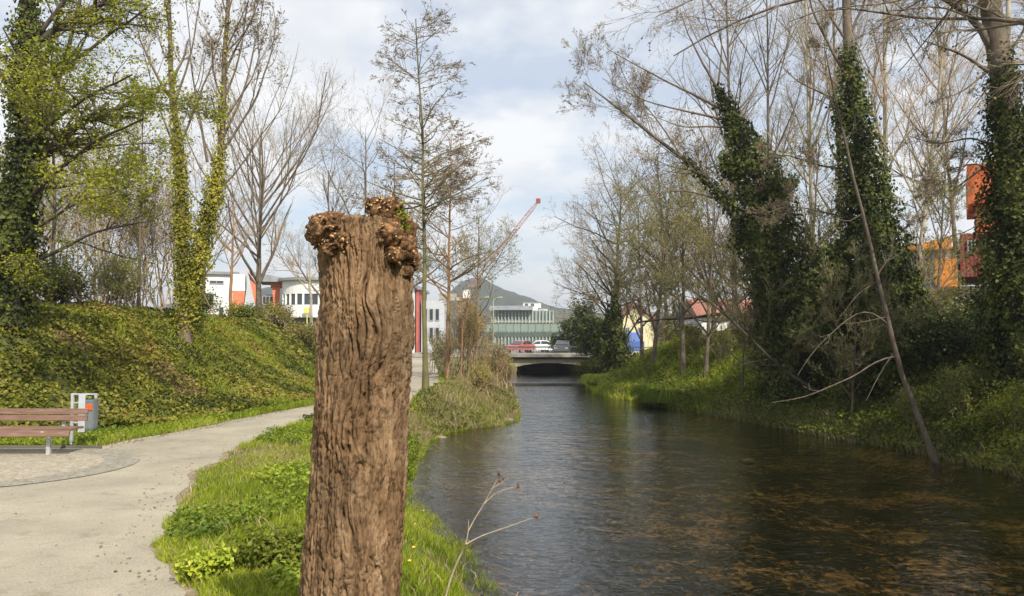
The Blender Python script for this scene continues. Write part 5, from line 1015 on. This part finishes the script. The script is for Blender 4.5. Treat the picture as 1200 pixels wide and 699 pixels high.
mb = MB(); mb.box(-2.5, 9.5, BY+8.98, BY+9.4, WZ-.6, .29); tag(mb.build('shade_wall', noisy('shade_wall_brown', [(.3, (.05,.045,.03)), (.7, (.12,.10,.07))], 1.5)), 'added dark brown wall that fills the opening under the road bridge with shade', 'wall', None, 'thing')  # added wall, its dark colour makes the shade under the bridge
# weir sill, coloured dark to hold the shadow of the drop
mb = MB(); a, b_ = float(xl(WY)), float(xr(WY)); mb.box(a-1.4, b_+1.4, WY-.02, WY+.45, WZ-.6, WZ2+.02); tag(mb.build('weir_sill', noisy('step_shadow_concrete', [(.3, (.03,.03,.025)), (.7, (.07,.065,.05))], 3, rough=.4), bevel=.02), 'low weir sill, coloured dark for its step shadow, across the river before the bridge', 'weir')
# footbridge
Y = 104; F0 = np.array((at(622, 394, Y)[0], Y, 0.)); root = empty('footbridge', F0, 'green steel footbridge with glazed railing crossing behind the road bridge', 'bridge')
gst = noisy('dark_green_steel', [(.3, (.06,.085,.07)), (.7, (.10,.13,.11))], 2, rough=.5); gpan = mat('greenish_railing_glass', (.21,.27,.235), .3)
p, q = at(566, 395, Y), at(672, 389.5, Y); mb = MB(); mb.box(p[0], q[0], Y, Y+2.6, p[2], q[2]); mb.build('deck', gst, root, base=F0)
zt_ = at(600, 379, Y)[2]
for yy_ in (Y+.05, Y+2.5):
    mb = MB(); mb.box(p[0], q[0], yy_, yy_+.06, zt_-.06, zt_); mb.build('handrail', gst, root, base=F0)
    mb = MB(); mb.box(p[0]+.05, q[0]-.05, yy_+.015, yy_+.04, q[2]+.12, zt_-.12); mb.build('railing_panel', gpan, root, base=F0)
    n_ = 12
    for k_ in range(n_+1): x = p[0]+.06+(q[0]-p[0]-.12)*k_/n_; mb = MB(); mb.box(x-.03, x+.03, yy_-.01, yy_+.07, q[2]+.003, zt_-.063); mb.build('railing_post', gst, root, base=F0)
for a in (574, 664):
    x = at(a, 400, Y)[0]; mb = MB(); mb.box(x-.3, x+.3, Y+.9, Y+1.6, .0, p[2]-.003); mb.build('pier', conc, root, base=F0)
mb = MB(); s0, s1 = at(668, 392, Y+3.5), at(640, 416, Y+3.5); mb.prism([s0, s0+np.array((0,0,.35)), s1+np.array((0,0,.35)), s1], (0, 1.8, 0)); mb.build('ramp', lgrey, root, base=F0)
# street lamp
Y = 80; p = at(578, 420, Y); b0 = np.array((p[0], Y, .5)); root = empty('street_lamp', b0, 'grey green street lamp with a short double arm left of the glass building', 'street lamp')
zt_ = at(578, 350, Y)[2]; mb = MB(); mb.tube([b0, (p[0], Y, zt_)], [.10, .06], 10); mb.build('pole', gfin, root, base=b0)
for s in (-1, 1):
    mb = MB(); mb.tube([(p[0], Y, zt_-.08), (p[0]+s*.45, Y, zt_)], .035, 8); ar = mb.build('arm', gfin, root, base=b0)
    mb = MB(); mb.prism([(p[0]+s*.3, Y-.12, zt_+.03), (p[0]+s*.95, Y-.1, zt_+.06), (p[0]+s*.95, Y-.1, zt_+.16), (p[0]+s*.4, Y-.12, zt_+.2)][::s], (0, .24, 0)); mb.build('lamp_head', gfin, root, base=b0, bevel=.02)

paintm = {}
def paint(nm, c): return mat(nm, c, .25, spec=.6)
tyre_m = mat('tyre_rubber', (.02,.02,.02), .8); rim_m = mat('rim_alloy', (.5,.5,.52), .35, metal=.6); lampw = mat('headlight_glass', (.7,.72,.75), .15); lampr = mat('tail_light_red', (.45,.02,.02), .25); blk_m = mat('black_trim', (.03,.03,.03), .6)
def make_car(p, rz, label, m, van=False):
    root = empty('parked_car' if not van else 'parked_van', p, label, 'car' if not van else 'van', 'cars on and beyond the road bridge' if not van else None); root.rotation_euler = (0, 0, rz)
    Lc, Wc = (4.3, 1.74) if not van else (5.4, 2.0)
    if not van:
        low = [(-2.15,.34),(-2.12,.62),(-1.95,.82),(-1.2,.93),(-.5,.96),(.6,.97),(1.5,.99),(2.05,.93),(2.15,.65),(2.12,.32)]; hi = [(-1.15,.93),(-.45,1.36),(.2,1.45),(1.0,1.42),(1.75,.97)]
    else:
        low = [(-2.7,.36),(-2.68,.8),(-2.5,1.05),(-1.9,1.2),(2.68,1.25),(2.7,.36)]; hi = [(-1.95,1.18),(-1.35,1.95),(-1.1,2.08),(2.55,2.1),(2.68,1.2)]
    def loft(prof, hw, tuck, m_, nm, taper=0):
        n = len(prof); secs = [(-hw, tuck), (-hw+.06, 0), (hw-.06, 0), (hw, tuck)]; V = []; zc = np.mean([q[1] for q in prof])
        cx_ = np.mean([q[0] for q in prof])
        for y, tk in secs:
            for x, z in prof: V.append((cx_+(x-cx_)*(1-tk), y*(1-taper*max(0, (z-.95))), z if tk == 0 else zc+(z-zc)*(1-tk*.6)))
        mb = MB(); F = []
        for s in range(3):
            for i_ in range(n): j = (i_+1) % n; F.append((s*n+i_, s*n+j, (s+1)*n+j, (s+1)*n+i_))
        F += [tuple(range(n)), tuple(range(3*n, 4*n))[::-1]]; mb.add(V, F); return mb.build(nm, m_, root, bevel=.02)
    body = loft(low, Wc/2, .03, m, 'body'); cab = loft(hi, Wc/2-.09, .05, m, 'cabin', taper=.28)
    for s in (-1, 1):
        mb = MB(); yv = s*(Wc/2-.09+.012)
        if not van: panes_ = [[(-.95,1.0),(-.42,1.31),(.12,1.38),(.12,1.0)], [(.2,1.0),(.2,1.38),(.95,1.36),(1.5,1.02)]]
        else: panes_ = [[(-1.8,1.28),(-1.35,1.8),(-.75,1.85),(-.75,1.28)]]
        for pa in panes_:
            for _ in (0,): mb.prism([(x, (yv-s*.02)*(1-.28*max(0, z-.95))+s*.004, z) for x, z in pa][::-s], (0, s*.012, 0))
        mb.build('side_window', glass, root)
    w0, w1 = (hi[0], hi[1]); mb = MB(); hy = Wc/2-.2
    mb.prism([(w0[0]+.05, -hy, w0[1]+.06), (w0[0]+.05, hy, w0[1]+.06), (w1[0]-.03, hy*.86, w1[1]-.02), (w1[0]-.03, -hy*.86, w1[1]-.02)], (-.03, 0, .03)); mb.build('windscreen', glass, root)
    for x in (-1.32, 1.32) if not van else (-1.75, 1.75):
        for s in (-1, 1):
            yw = s*(Wc/2-.11); we = bpy.data.objects.new('wheel', None); COL.objects.link(we); we.parent = root; we.location = (x, yw, .31)
            mb = MB(); mb.tube([(0, -.10, 0), (0, -.085, 0), (0, .085, 0), (0, .10, 0)], [.27, .31, .31, .27], 20); mb.build('tyre', tyre_m, we); mb = MB(); mb.tube([(0, s*.09, 0), (0, s*.108, 0)], [.2, .18], 14); mb.build('rim', rim_m, we)
    for s in (-1, 1):
        mb = MB(); mb.box(-Lc/2-.012, -Lc/2+.1, s*.55-.16, s*.55+.16, .60, .74); mb.build('headlight', lampw, root, bevel=.02)
        mb = MB(); mb.box(Lc/2-.1, Lc/2+.012, s*.62-.12, s*.62+.12, .68, .85); mb.build('tail_light', lampr, root, bevel=.02)
    for s in (-1, 1): mb = MB(); mb.box(s*(Lc/2-.06)-.08, s*(Lc/2-.06)+.08, -Wc/2+.1, Wc/2-.1, .30, .50); mb.build('bumper', blk_m if van else m, root, bevel=.02)
    return root
cy1, cy2 = BY+2.3, BY+6.0
make_car((at(610, 415, 95)[0], 95, .53), R(60), 'dull pink red car behind the left end of the bridge railing', paint('pink_red_paint', (.42,.13,.12)))
make_car((at(631, 415, 98)[0], 98, .53), R(8), 'white car seen above the middle of the bridge', paint('white_paint', (.78,.79,.80)))
make_car((at(650, 415, 102)[0], 102, .53), R(15), 'silver car parked beyond the white car', paint('silver_paint', (.52,.54,.56)))
make_car((at(676, 415, 92)[0], 92, .53), R(20), 'bright red car at the right end of the bridge', paint('red_paint', (.34,.02,.035)))
make_car((at(660, 415, 88)[0], 88, .53), R(80), 'dark grey car parked between the silver and the red car', paint('dark_grey_paint', (.08,.085,.09)))
Y = 76; make_car((at(734, 405, Y)[0], Y, .62), R(65), 'blue van parked below the pale yellow house', paint('blue_paint', (.05,.14,.50)), van=True)

# ------------------------------------------------------------------ haze
HAZE = 0.00045
if HAZE:
    hz_m = bpy.data.materials.new('haze_air'); hz_m.use_nodes = True; t = hz_m.node_tree; t.nodes.clear(); o_ = t.nodes.new('ShaderNodeOutputMaterial'); v_ = t.nodes.new('ShaderNodeVolumePrincipled')
    v_.inputs['Color'].default_value = (.86,.91,1,1); v_.inputs['Density'].default_value = HAZE; v_.inputs['Anisotropy'].default_value = .2; t.links.new(v_.outputs[0], o_.inputs[1])
    hb = MB(); hb.box(-4100, 4100, -500, 4100, -30, 140); tag(hb.build('haze', hz_m), kind='stuff')
